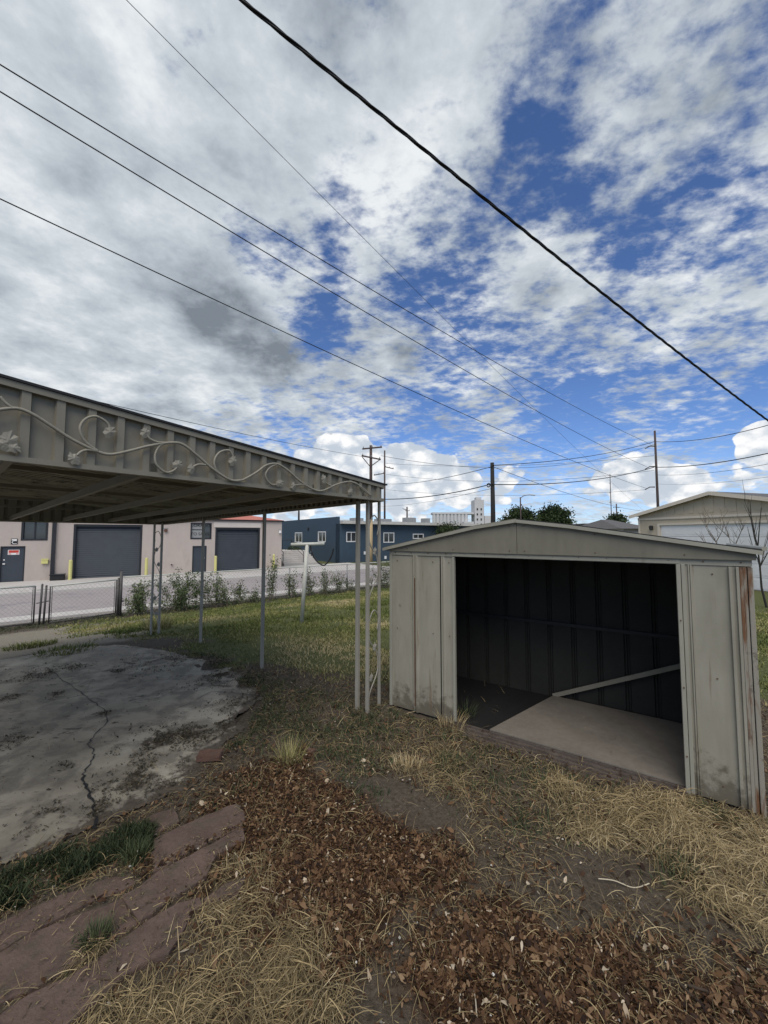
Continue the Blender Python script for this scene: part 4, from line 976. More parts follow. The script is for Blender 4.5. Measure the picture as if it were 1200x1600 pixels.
scroll([on_y(813, 778.5, 80), on_y(818, 775, 80), on_y(825, 773.5, 80), on_y(832, 773.5, 80)], .07, None).build('lamp_arm', M['pole'], pl_); MB().bar(on_y(830, 773.5, 80), on_y(836, 774, 80), .3, .15).build('lamp_head', M['greybox'], pl_)
pole('utility_pole', 'small distant pole above the blue building roof', 636, 792, 90, .22, arms=[(796, 629, 637, -1), (798, 633, 640, 0)])
pole('vent_pipe', 'short black pole above the salmon roof', 467, 798, 50, .14, mats=('pole_black',), cat='pole', base=2.0)
ms, _ = pole('radio_mast', 'thin distant radio mast left of the brown pole', 953, 741, 260, .28, cat='mast')
for y in (755, 770, 785): MB().bar(on_y(951.8, y, 260), on_y(954.2, y, 260), .25).build('crossbar', M['pole'], ms)
# meters and coils on pole 3
MB().tube([on_y(761, 757, 29.8), on_y(764, 755, 29.8), on_y(766, 758, 29.8), on_y(764, 761, 29.8), on_y(761, 760, 29.8)], .05, 6).build('cable_coil', M['wire'], p3)

def wire(label, a, b, Ya, Yb, r, sag, mat='wire', name='power_line', extra=0.0, twist=False, cat='power line'):
    A, B = on_y(a[0], a[1], Ya), on_y(b[0], b[1], Yb)
    if extra: A = A + (A - B) * extra
    n = 40 if not twist else 240; pts = [A.lerp(B, k / n) - Vector((0, 0, 4 * sag * (k / n) * (1 - k / n))) for k in range(n + 1)]
    if twist:
        b_ = MB(); L = (B - A).length; t = (B - A).normalized(); x = t.cross(Vector((0, 0, 1))).normalized(); y = x.cross(t)
        for q in range(3):
            b_.tube([p + (x * math.cos(k * .42 + q * 2.094) + y * math.sin(k * .42 + q * 2.094)) * r * .62 for k, p in enumerate(pts)], r * .62, 6)
    else: b_ = MB().tube(pts, r, 6)
    o = b_.build(name, M[mat], smooth=True); return tag(o, label, cat)
wire('thick twisted black cable sweeping down to the right edge', (388, -5), (1215, 668), 2.4, 6.4, .0125, .10, twist=True, extra=.25, name='service_cable')
wire('upper of the two long wires crossing from the top left', (0, 78), (1017, 694), 8.0, 44.8, .016, .75, extra=.15)
wire('lower of the two long wires crossing from the top left', (0, 120), (1010, 729), 8.0, 44.8, .016, .75, extra=.15)
wire('wire entering at the left edge halfway up the sky', (0, 292), (1010, 763), 8.4, 44.8, .015, .62, extra=.15)
wire('faint thin wire starting at the top edge left of the thick cable', (205, -5), (1008, 800), 7.0, 60, .007, .5, 'wire_far', extra=.1)
wire('wire just above the carport roof edge at far left', (0, 587), (570, 714), 14, 34.9, .014, .25, 'wire_far', extra=.15)
wire('wire from the crossarm pole to the brown pole', (595, 712), (1023, 694), 34.9, 44.8, .018, 1.9, 'wire_far')
wire('wire from the tall thin pole down to the black pole', (603, 756), (769, 729), 60, 29.8, .025, .45)
wire('lower thick wire between the carport corner and black pole', (590, 780), (769, 756), 35, 29.8, .038, .35)
wire('thin wire under the thick one left of the black pole', (596, 791), (769, 763), 60, 29.8, .016, .35, 'wire_far')
wire('upper wire from the black pole to the brown pole', (770, 727), (1022, 690), 29.8, 44.8, .030, .5)
wire('lower wire from the black pole to the brown pole', (770, 757), (1022, 730), 29.8, 44.8, .040, .6)
wire('thin wire sloping down from the black pole to the right', (772, 730), (1000, 798), 29.8, 60, .018, .5, 'wire_far')
wire('upper wire running from the brown pole to the right edge', (1024, 690), (1215, 660), 44.8, 30, .030, .5)
wire('thick wire running from the brown pole to the right edge', (1024, 730), (1215, 705), 44.8, 30, .042, .35)
wire('thin wire just below the thick one at the right edge', (1024, 742), (1215, 722), 44.8, 30, .018, .35, 'wire_far')
wire('lowest thin wire at the right edge over the garage', (1024, 756), (1215, 743), 44.8, 30, .012, .3, 'wire_far')
wire('faint wire crossing the clouds from pole to pole', (603, 724), (1022, 712), 60, 44.8, .020, .8, 'wire_far')
wire('faint long wire through the low white clouds', (603, 741), (1022, 735), 60, 44.8, .020, 1.2, 'wire_far')
wire('faint lowest wire across the pale clouds', (603, 765), (1010, 765), 60, 44.8, .018, .8, 'wire_far')

# ================================================================== FLAGSTONES, BRICKS
def slab_stone(name, label, cat, pts, z0, z1, mat, group=None, jit=.012, seed=0):
    rnd = random.Random(seed); W_ = [on_z(x, y, z1) for x, y in pts]; c = sum(W_, Vector((0, 0, 0))) / len(W_); zb_ = gz1(c.x, c.y)
    out = []
    for a, c2 in zip(W_, W_[1:] + W_[:1]):
        k = max(1, int((c2 - a).length / .06))
        for q in range(k): p = a.lerp(c2, q / k); out.append(Vector((p.x + rnd.uniform(-jit, jit), p.y + rnd.uniform(-jit, jit), 0)))
    n = len(out); m = MB(); cc = Vector((c.x, c.y, 0))
    for zz_, sc_ in ((z0, 1.035), (z1 - .006, 1.035), (z1, 1.022)):
        m.v += [cc + (p - cc) * sc_ + Vector((0, 0, zb_ + zz_)) for p in out]
    for L_ in (0, 1):
        for k in range(n): m.f.append([L_ * n + k, L_ * n + (k + 1) % n, (L_ + 1) * n + (k + 1) % n, (L_ + 1) * n + k])
    m.f.append([2 * n + k for k in range(n)]); m.f.append([k for k in range(n)][::-1])
    o = m.build(name, mat); return tag(o, label, cat, group)
G_ = 'red flagstones of the garden path'
FLAGS = [([(240, 1313), (300, 1284), (369, 1257), (382, 1281), (374, 1293), (310, 1326), (241, 1361)], 'flagstone nearest the patio brick, in the row by the slab'),
         ([(-60, 1478), (0, 1440), (94, 1396), (150, 1378), (197, 1366), (212, 1378), (120, 1417), (22, 1468), (-60, 1500)], 'flagstone beside the green weeds at the left edge'),
         ([(242, 1367), (312, 1330), (376, 1297), (381, 1314), (338, 1338), (322, 1370), (262, 1409), (216, 1440), (193, 1404)], 'middle row flagstone whose tip points at the dirt'),
         ([(-60, 1530), (20, 1475), (100, 1435), (188, 1406), (213, 1443), (150, 1485), (50, 1545), (-40, 1580)], 'middle row flagstone with a green tuft on its lower edge'),
         ([(182, 1475), (277, 1412), (311, 1404), (318, 1415), (300, 1432), (262, 1488), (187, 1527), (140, 1530)], 'purplish flagstone next to the straw, upper end of the last row'),
         ([(-60, 1620), (50, 1555), (135, 1508), (180, 1483), (136, 1533), (182, 1530), (112, 1600), (30, 1690), (-80, 1700)], 'purplish flagstone in the bottom left corner'),
         ([(226, 1278), (250, 1268), (274, 1265), (279, 1284), (248, 1299), (230, 1302)], 'small flagstone piece tucked against the concrete slab'),
         ([(322, 1404), (352, 1380), (384, 1372), (372, 1400), (345, 1410)], 'small half-buried flagstone piece at the straw edge')]
for i, (pts, lab) in enumerate(FLAGS): slab_stone('flagstone', lab, 'flagstone', pts, -.04, .019 + .003 * (i % 3), M['flag'], G_, seed=i)
def brick(label, px, py, ang, l, w, h, seed, name='brick', rough=.006):
    c = on_z(px, py, 0); z0 = gz1(c.x, c.y) + (.012 if inside(SLAB, np.array([c.x]), np.array([c.y]))[0] else -.01); F = Frame((c.x, c.y, 0), (math.cos(ang), math.sin(ang)))
    import bmesh
    b = MB().box(F, -l / 2, l / 2, -w / 2, w / 2, z0, z0 + h); o = b.build(name, M['brick']); bm = bmesh.new(); bm.from_mesh(o.data)
    bmesh.ops.bevel(bm, geom=list(bm.edges), offset=.006, segments=2, affect='EDGES'); bmesh.ops.subdivide_edges(bm, edges=list(bm.edges), cuts=2, use_grid_fill=True)
    for v in bm.verts:
        q = mnoise.noise_vector(v.co * 25 + Vector((seed, 0, 0))) * rough; v.co += q
    bm.to_mesh(o.data); bm.free(); return tag(o, label, 'brick')
brick('red brick lying on the corner of the concrete slab', 328, 1189, .10, .20, .10, .055, 1)
brick('broken red brick piece lying in the grass before the posts', 484, 1176, -.5, .085, .06, .05, 2, 'brick_fragment', .014)
brick('flat grey-pink paving chip right of the flagstones', 407, 1290, .5, .12, .055, .015, 3, 'brick_fragment', .008)

# ================================================================== SCATTERED VEGETATION
rs = np.random.RandomState(11)
def blades(name, x, y, z, L, w, az, lean, curve, tint, mat, seg=3, twist=0.0):
    """upright-ish blades: lean 0 = vertical, 1 = lying"""
    n = len(x); t = np.linspace(0, 1, seg + 1); dx, dy = np.cos(az), np.sin(az)
    V = np.zeros((n, seg + 1, 2, 3)); px, py, pz = x.copy(), y.copy(), z.copy(); ang = lean * math.pi / 2
    side = az + math.pi / 2 + rs.uniform(-.9, .9, n); wx, wy = np.cos(side), np.sin(side)
    for k in range(seg + 1):
        ww = w * (1 - t[k]) ** .7 * .5 + w * .04
        V[:, k, 0] = np.stack([px - wx * ww, py - wy * ww, pz], 1); V[:, k, 1] = np.stack([px + wx * ww, py + wy * ww, pz], 1)
        a = np.clip(ang + curve * t[k], -.2, 1.62); st = L / seg
        px = px + dx * np.sin(a) * st; py = py + dy * np.sin(a) * st; pz = pz + np.cos(a) * st
        d2 = az + curve * t[k] * .5 * twist; dx, dy = np.cos(d2), np.sin(d2)
    V = V.reshape(-1, 3); base = (np.arange(n) * (seg + 1) * 2)[:, None]
    F = np.concatenate([np.stack([base[:, 0] + 2 * k, base[:, 0] + 2 * k + 1, base[:, 0] + 2 * k + 3, base[:, 0] + 2 * k + 2], 1) for k in range(seg)])
    T = np.repeat(tint, (seg + 1) * 2); return np_mesh(name, V, F, mat, {'tint': T})
def stems(name, x, y, z, L, w, az, bow, lift, tint, mat, seg=4):
    """lying stalks that arc along the ground"""
    n = len(x); V = np.zeros((n, seg + 1, 2, 3)); px, py = x.copy(), y.copy(); a = az.copy(); tilt = rs.uniform(-1, 1, n)
    for k in range(seg + 1):
        t = k / seg; h = z + lift * (4 * t * (1 - t)) * .8 + lift * t * tilt; nx_, ny_ = -np.sin(a), np.cos(a); ww = w * .5 * (1 - .6 * t)
        V[:, k, 0] = np.stack([px - nx_ * ww, py - ny_ * ww, h], 1); V[:, k, 1] = np.stack([px + nx_ * ww, py + ny_ * ww, h + w * .5 * tilt], 1)
        px = px + np.cos(a) * L / seg; py = py + np.sin(a) * L / seg; a = a + bow / seg
    V = V.reshape(-1, 3); b0 = np.arange(n) * (seg + 1) * 2
    F = np.concatenate([np.stack([b0 + 2 * k, b0 + 2 * k + 1, b0 + 2 * k + 3, b0 + 2 * k + 2], 1) for k in range(seg)])
    return np_mesh(name, V, F, mat, {'tint': np.repeat(tint, (seg + 1) * 2)})
def sample(n, box, dens):
    X, Y = [], []; got = 0
    while got < n:
        x = rs.uniform(box[0], box[1], 60000); y = rs.uniform(box[2], box[3], 60000); k = rs.rand(60000) < dens(x, y); X.append(x[k]); Y.append(y[k]); got += k.sum()
    return np.concatenate(X)[:n], np.concatenate(Y)[:n]
def in_shed(x, y):
    u = (x - SL.x) * SF.u.x + (y - SL.y) * SF.u.y; d = (x - SL.x) * SF.d.x + (y - SL.y) * SF.d.y
    return (u > -.03) & (u < SW + .03) & (d > -.06) & (d < SD + .05)
ON_FLAG = [poly_px([(x, y) for x, y in p]) for p, _ in FLAGS]
BARE = [(poly_px([(525, 1210), (600, 1215), (700, 1268), (730, 1300), (640, 1305), (570, 1275)]), .97), (poly_px([(850, 1300), (960, 1310), (1060, 1360), (1110, 1420), (1060, 1450), (960, 1420), (880, 1370)]), .72), (poly_px([(560, 1490), (640, 1480), (700, 1540), (740, 1640), (560, 1640)]), .7), (poly_px([(730, 1180), (840, 1210), (960, 1250), (820, 1260), (700, 1220)]), .5)]
def bare_k(x, y):
    k = 1.0
    for p, a in BARE: k = k * (1 - a * soft(p, x, y, .08, .16))
    return k
def clear(x, y, slab_ok=False):
    m = ~in_shed(x, y)
    if not slab_ok: m &= edge_dist(SLAB, x, y) < .02
    for p in ON_FLAG: m &= ~inside(p, x, y)
    return m
mul = lambda x, y: np.max([soft(p, x, y, .14, .34) for p in MULCH], axis=0)
strw = lambda x, y: np.max([soft(p, x, y, .22, .42) * k_ for p, k_ in zip(STRAW, (.9, 1, .16))], axis=0) * (.25 + .75 * sst(fbm(x + 3, y, 2.6, 4), .40, .56))
lawnm = lambda x, y: soft(LAWN, x, y, .5, .6)

# lawn
def dl(x, y):
    r = np.hypot(x, y); return lawnm(x, y) * np.clip(6.0 / r, 0, 1) ** 1.3 * (sdist(x, y) < .9) * ~in_shed(x, y) * (r < 30) * (.12 + .88 * sst(fbm(x, y, 1.8, 4), .36, .58)) * clear(x, y)
x, y = sample(150000, (-11, 12, 3.5, 25), dl); n = len(x); r = np.hypot(x, y)
dry = fbm(x, y, .7, 4); c = on_z(500, 1030); dryspot = np.exp(-(((x - c.x) / 1.3) ** 2 + ((y - c.y) / .9) ** 2)); c = on_z(600, 975); dryspot = np.maximum(dryspot, .7 * np.exp(-(((x - c.x) / 2.5) ** 2 + ((y - c.y) / .4) ** 2)))
tint = np.clip(.42 + (dry - .5) * 1.2 + .6 * dryspot + rs.normal(0, .16, n) + .10 * sst(r, 6, 11), 0, 1)
Lh = (.022 + .042 * rs.rand(n)) * (1 + .6 * (fbm(x, y, 2.5, 2) - .5)) * (1 + .25 * (r > 9))
o = blades('lawn_grass', x, y, gz(x, y) - .004, Lh, .006 + .0012 * r * (.6 + .6 * rs.rand(n)), rs.uniform(0, 6.28, n), rs.uniform(0, .6, n), rs.uniform(0, .9, n), tint, M['blade_green'], 2)
tag(o, 'short green and yellowing lawn between the patio and the fence', 'grass', kind='stuff')

# rough weeds: slab edges, fence line, joints
W1 = poly_px([(-40, 1400), (0, 1375), (60, 1345), (130, 1320), (200, 1292), (240, 1295), (236, 1322), (190, 1340), (120, 1372), (60, 1400), (0, 1425), (-40, 1440)])
def dw(x, y):
    s = sdist(x, y); near = edge_dist(SLAB, x, y)
    a = soft(W1, x, y, .03, .05) * 1.0
    b_ = .8 * sst(s, -1.0, -.2) * (1 - sst(s, .2, .9)) * (fbm(x, y, 2, 3) > .42) * .5
    c_ = sst(near, -.45, -.05) * (near < .0) * (y > 3.2) * (fbm(x, y, 3.5, 3) > .50) * .8 * (x > -3.5)
    sh_u = (x - SL.x) * SF.u.x + (y - SL.y) * SF.u.y; sh_d = (x - SL.x) * SF.d.x + (y - SL.y) * SF.d.y
    d_ = np.exp(-((sh_d + .12) / .10) ** 2) * ((sh_u > -.2) & (sh_u < 1.0) | (sh_u > 2.6) & (sh_u < 3.2)) * .5
    e_ = 0
    for (qx, qy, rr, a_) in [(570, 1135, .45, .9), (500, 1140, .4, .8), (455, 1110, .35, .8), (440, 1150, .3, .7), (540, 1170, .3, .9), (480, 1090, .3, .6), (700, 1195, .15, .8), (830, 1290, .16, .7), (560, 1225, .2, .6), (850, 1225, .2, .5), (1060, 1370, .14, .5), (215, 1340, .09, 1), (150, 1474, .08, 1), (590, 1190, .25, .5), (420, 1075, .3, .7), (1110, 1275, .16, .8), (345, 1240, .2, .3), (430, 1120, .35, 1), (520, 1110, .35, .8), (610, 1150, .3, .5), (780, 1200, .45, .4), (900, 1240, .35, .3), (660, 1150, .3, .5), (760, 1160, .3, .4)]:
        q = on_z(qx, qy); e_ = np.maximum(e_, a_ * np.exp(-((x - q.x) ** 2 + (y - q.y) ** 2) / rr ** 2))
    e_ = e_ * (fbm(x, y, 6, 3) > .40)
    return np.clip(np.maximum.reduce([a, b_, c_, d_, e_ + 0 * x]), 0, 1) * ~in_shed(x, y) * (near < .05)
x, y = sample(6500, (-3.2, -.6, 1.2, 3.4), lambda x, y: soft(W1, x, y, .04, .06) * sst(fbm(x, y, 7, 3), .38, .55)); n = len(x)
o = blades('weeds', x, y, gz(x, y) - .004, .03 + .055 * rs.rand(n), .006 + .007 * rs.rand(n), rs.uniform(0, 6.28, n), rs.uniform(.1, .8, n), rs.uniform(0, 1.0, n), np.clip(rs.normal(.16, .18, n), 0, 1), M['weed_green'], 3)
tag(o, 'dark green weed strip between the slab and the flagstones', 'weeds', kind='stuff')
x, y = sample(34000, (-11, 9, 1.2, 21), dw); n = len(x)
o = blades('weeds', x, y, gz(x, y) - .004, .02 + .07 * rs.rand(n) ** 1.6, .005 + .007 * rs.rand(n), rs.uniform(0, 6.28, n), rs.uniform(.1, .8, n), rs.uniform(0, 1.0, n), np.clip(rs.normal(.42, .25, n), 0, 1), M['weed_green'], 3)
tag(o, 'low dark green weeds along the slab, path and shed', 'weeds', kind='stuff')

# mulch leaves
def chips(name, n, dens, box, tmean, size, mat=M['chips'], lift=.028):
    x, y = sample(n, box, dens); n = len(x); a = rs.uniform(0, 6.28, n); L = size * np.clip(np.exp(rs.normal(-.15, .55, n)), .25, 2.6); Wd = L * (.30 + .35 * rs.rand(n)); tl = rs.normal(0, .45, n); tw = rs.normal(0, .5, n); z = gz(x, y) + .004 + lift * rs.rand(n) ** 1.5
    z = np.where(inside(SLAB, x, y), .022 + lift * .3 * rs.rand(n), z)
    dx, dy = np.cos(a), np.sin(a); V = np.zeros((n, 6, 3)); cup = L * .22 * rs.uniform(-.6, 1.2, n)
    for k, (s_, q_) in enumerate([(-.5, -.25), (-.5, .25), (0, -.5), (0, .5), (.5, -.12), (.5, .12)]):
        V[:, k, 0] = x + dx * L * s_ - dy * Wd * q_; V[:, k, 1] = y + dy * L * s_ + dx * Wd * q_
        V[:, k, 2] = z + L * s_ * np.sin(tl) + Wd * q_ * np.sin(tw) + (cup if s_ == 0 else 0)
    b0 = np.arange(n) * 6; F = np.concatenate([np.stack([b0, b0 + 1, b0 + 3, b0 + 2], 1), np.stack([b0 + 2, b0 + 3, b0 + 5, b0 + 4], 1)])
    return np_mesh(name, V.reshape(-1, 3), F, mat, {'tint': np.repeat(np.clip(rs.normal(tmean, .27, n), 0, 1), 6)})
NB = (-4.5, 5.5, .9, 6.5)
near_fade = lambda x, y: np.clip(2.2 / np.hypot(x, y), .25, 1)
o = chips('leaf_litter', 85000, lambda x, y: (mul(x, y) * (.30 + .70 * sst(fbm(x, y, 4, 4), .40, .56)) + .035) * bare_k(x, y) * clear(x, y) * near_fade(x, y) * (~inside(LAWN, x, y)) * (1 - .6 * strw(x, y)) * (.45 + .55 * sst(fbm(x + 3, y + 8, 11, 3), .35, .6)), NB, .37, .0175)
tag(o, 'layer of dead brown leaves and chips covering the dirt', 'leaf litter', kind='stuff')
def deb(x, y):
    e = 0 * x
    for (qx, qy, rr, a_) in [(250, 1160, .22, 1), (300, 1148, .2, .9), (340, 1135, .15, .6), (215, 1215, .2, .8), (265, 1240, .14, .6), (150, 1262, .07, 1), (148, 1275, .05, 1), (190, 1180, .1, .25), (300, 1195, .14, .5), (60, 1285, .12, .5), (370, 1100, .25, .35), (340, 1060, .3, .4), (255, 1035, .4, .35), (60, 1055, .25, .4), (115, 1043, .15, .5), (185, 1050, .08, 1), (90, 1085, .06, 1), (162, 1117, .05, 1), (15, 1090, .12, .7), (228, 1063, .05, .8), (100, 1200, .05, 1), (25, 1160, .15, .4)]:
        q = on_z(qx, qy); e = np.maximum(e, a_ * np.exp(-((x - q.x) ** 2 + (y - q.y) ** 2) / rr ** 2))
    return np.maximum(e * (fbm(x, y, 7, 3) > .42), .006) * inside(SLAB, x, y)
o = chips('patio_debris', 16000, deb, (-7, -.8, 2, 8), .35, .011, M['debris'], lift=.008); tag(o, 'patches of dark crumbled leaves lying on the slab', 'debris', kind='stuff')
# straw
def straw(name, n, dens, box, L0, w0, tm, bunch=True):
    x, y = sample(n, box, dens); n = len(x); fl = fbm(x, y, 1.1, 3) * 9.0 + rs.normal(0, 1.3, n)
    z = gz(x, y) + .006 + .05 * rs.rand(n) ** 1.3 * np.clip(strw(x, y) + .25, 0, 1)
    return stems(name, x, y, z, L0 * (.4 + 1.0 * rs.rand(n)), w0 * (.6 + .7 * rs.rand(n)), fl, rs.normal(0, .5, n), .035 * rs.rand(n), np.clip(rs.normal(tm, .20, n) + .20 * sst(x, .4, 1.2) * strw(x, y), 0, 1), M['blade_straw'])
o = straw('dry_straw', 36000, lambda x, y: (strw(x, y) * (.35 + .65 * sst(fbm(x, y, 3.5, 4), .40, .56)) + .045) * bare_k(x, y) * clear(x, y) * near_fade(x, y) * (1 - .9 * lawnm(x, y)), NB, .115, .0030, .46)
tag(o, 'matted pale dry grass lying on the bare yard', 'dry grass', kind='stuff')
x, y = sample(5000, NB, lambda x, y: strw(x, y) * clear(x, y) * near_fade(x, y) * (fbm(x, y, 5, 2) > .5) + .004); n = len(x)
o = blades('dry_grass', x, y, gz(x, y), .05 + .11 * rs.rand(n), .0030 + .002 * rs.rand(n), fbm(x, y, 2, 2) * 9 + rs.normal(0, .5, n), rs.uniform(.3, .85, n), rs.uniform(.1, .7, n), np.clip(rs.normal(.55, .25, n), 0, 1), M['blade_straw'], 4)
tag(o, 'tufts of standing dry grass around the shed and path', 'dry grass', kind='stuff')
x, y = sample(40000, NB, lambda x, y: (.25 + .75 * sst(fbm(x + 7, y, 3.0, 4), .42, .58)) * bare_k(x, y) * clear(x, y) * near_fade(x, y) * (1 - .8 * lawnm(x, y))); n = len(x)
o = stems('dry_bits', x, y, gz(x, y) + .002 + .012 * rs.rand(n), .012 + .045 * rs.rand(n) ** 2, .0018 + .002 * rs.rand(n), rs.uniform(0, 6.28, n), rs.normal(0, .8, n), .008 * rs.rand(n), np.clip(rs.normal(.22, .28, n), 0, 1), M['blade_straw'], 2)
tag(o, 'fine broken bits of dry stalk covering the bare dirt', 'plant litter', kind='stuff')
x, y = sample(900, (-2.6, -.3, 1.1, 3.4), lambda x, y: np.max([inside(p, x, y) * (1 - .85 * sst(edge_dist(p, x, y), .0, .07)) for p in ON_FLAG], axis=0) * (fbm(x, y, 6, 3) > .42)); n = len(x)
o = stems('dry_bits', x, y, gz(x, y) + .030 + .006 * rs.rand(n), .008 + .03 * rs.rand(n) ** 2, .002 + .004 * rs.rand(n), rs.uniform(0, 6.28, n), rs.normal(0, .8, n), .004 * rs.rand(n), np.clip(rs.normal(.18, .25, n), 0, 1), M['blade_straw'], 2)
tag(o, 'crumbs of dry stalk and soil on the flagstones', 'plant litter', kind='stuff')
# pebbles and paper-white bits
x, y = sample(1500, NB, lambda x, y: clear(x, y) * near_fade(x, y) * (.3 + .7 * (fbm(x, y, 2, 2) > .5)) * (~inside(LAWN, x, y))); n = len(x); S = .003 + .007 * rs.rand(n) ** 3.0; z = gz(x, y) + .006 + .02 * rs.rand(n)
oc = np.array([(1, 0, 0), (0, 1, 0), (-1, 0, 0), (0, -1, 0), (0, 0, .7), (0, 0, -.7)]); V = np.stack([x, y, z], 1)[:, None, :] + oc[None] * (S[:, None, None] * rs.uniform(.5, 1.4, (n, 6, 1)))
b0 = np.arange(n) * 6; F = np.concatenate([np.stack([b0 + a, b0 + c_, b0 + t_], 1) for a, c_ in ((0, 1), (1, 2), (2, 3), (3, 0)) for t_ in (4, 5)])
tag(np_mesh('pebbles', V.reshape(-1, 3), F, M['bits'], {'tint': np.repeat(rs.rand(n) ** 1.5, 6)}), 'small pale stones and bits strewn over the dirt', 'pebbles', kind='stuff')

# tufts that stand out, each a thing
def tuft(label, px, py, rad, n, h, tm, mat, zt=0.0, w=.004):
    c = on_z(px, py); a = rs.uniform(0, 6.28, n); rr = rad * np.sqrt(rs.rand(n)); x = c.x + np.cos(a) * rr; y = c.y + np.sin(a) * rr
    o = blades('grass_tuft', x, y, gz(x, y) + zt, h * (.4 + .6 * rs.rand(n)), w * (.7 + .6 * rs.rand(n)), a + rs.normal(0, .5, n), rs.uniform(0, .45, n), rs.uniform(.1, 1.1, n), np.clip(rs.normal(tm, .2, n), 0, 1), mat, 4)
    return tag(o, label, 'grass')
tuft('tall yellow-green grass tuft left of the broken red brick', 452, 1192, .10, 160, .26, .72, M['blade_green'])
tuft('pale straw tuft leaning at the left side of the shed doorway', 706, 1140, .13, 170, .20, .62, M['blade_straw'])
tuft('bright dry tuft in the dirt before the shed doorway', 640, 1205, .14, 220, .12, .8, M['blade_straw'])
tuft('dark weeds inside the left corner of the shed doorway', 728, 1122, .09, 90, .22, .4, M['weed_green'])
tuft('green tuft growing between the first and second flagstones', 214, 1345, .07, 260, .10, .45, M['weed_green'], .01)
tuft('grey-green tuft on the lower edge of the middle flagstone', 148, 1476, .06, 240, .085, .6, M['weed_green'], .01)
tuft('tall grass clump round the foot of the far left carport post', 247, 972, .26, 320, .42, .75, M['blade_green'], 0, .008)
tuft('green tuft at the foot of the shed\'s rusty corner', 1112, 1278, .12, 150, .10, .5, M['weed_green'])
tuft('small green tuft in the dry grass at the right', 1060, 1365, .08, 110, .09, .5, M['weed_green'])
tuft('dark green clump beside the brown path in the middle', 705, 1200, .13, 200, .10, .45, M['weed_green'])
tuft('green clump growing on the dirt strip near the gates', 48, 1000, .38, 500, .12, .4, M['blade_green'], 0, .012)
tuft('green clump along the far edge of the slab', 105, 1016, .42, 500, .11, .35, M['blade_green'], 0, .012)

# twigs
def twig(label, pts, r, mat, z=.03):
    P_ = []
    for i, (px, py) in enumerate(pts): q = on_z(px, py, 0); P_.append(Vector((q.x, q.y, gz1(q.x, q.y) + z * (.5 + .5 * math.sin(i * 1.7 + 1)))))
    o = scroll(P_, r, None).build('twig', mat, smooth=True); return tag(o, label, 'twig')
M['twig_pale'] = surf('pale_twig', (.50, .43, .31), .8, .15, 20); M['twig_dark'] = surf('dark_twig', (.055, .038, .025), .9, .3, 20)
twig('pale curved stalk bending over the dirt beside the flagstones', [(366, 1342), (378, 1356), (382, 1375), (374, 1392)], .0035, M['twig_pale'])
twig('short white stalk standing out right of the flagstones', [(353, 1330), (357, 1345)], .004, M['twig_pale'])
twig('dark crooked stick near the bottom right corner', [(1075, 1552), (1110, 1562), (1150, 1572), (1190, 1590)], .006, M['twig_dark'])
twig('dark stick lying among leaves at the bottom right edge', [(1060, 1545), (1085, 1570), (1115, 1585)], .005, M['twig_dark'])
twig('long pale stalk lying across the dirt below the dry grass', [(935, 1382), (960, 1384), (990, 1391), (1015, 1388)], .003, M['twig_pale'])
twig('forked pale twig between the two leaf beds', [(672, 1342), (680, 1330), (684, 1322)], .003, M['twig_pale'])
twig('pale stalk curving up at the bottom centre', [(718, 1595), (720, 1560), (730, 1530)], .0035, M['twig_pale'])
twig('pale stalk just right of the curved bottom stalk', [(745, 1600), (743, 1570), (740, 1548)], .003, M['twig_pale'])
twig('pale stalk lying on the left of the leaf bed', [(408, 1394), (430, 1401), (455, 1408)], .003, M['twig_pale'])
twig('pale stalk on the brown leaves at the right', [(946, 1530), (948, 1510), (952, 1495)], .003, M['twig_pale'])

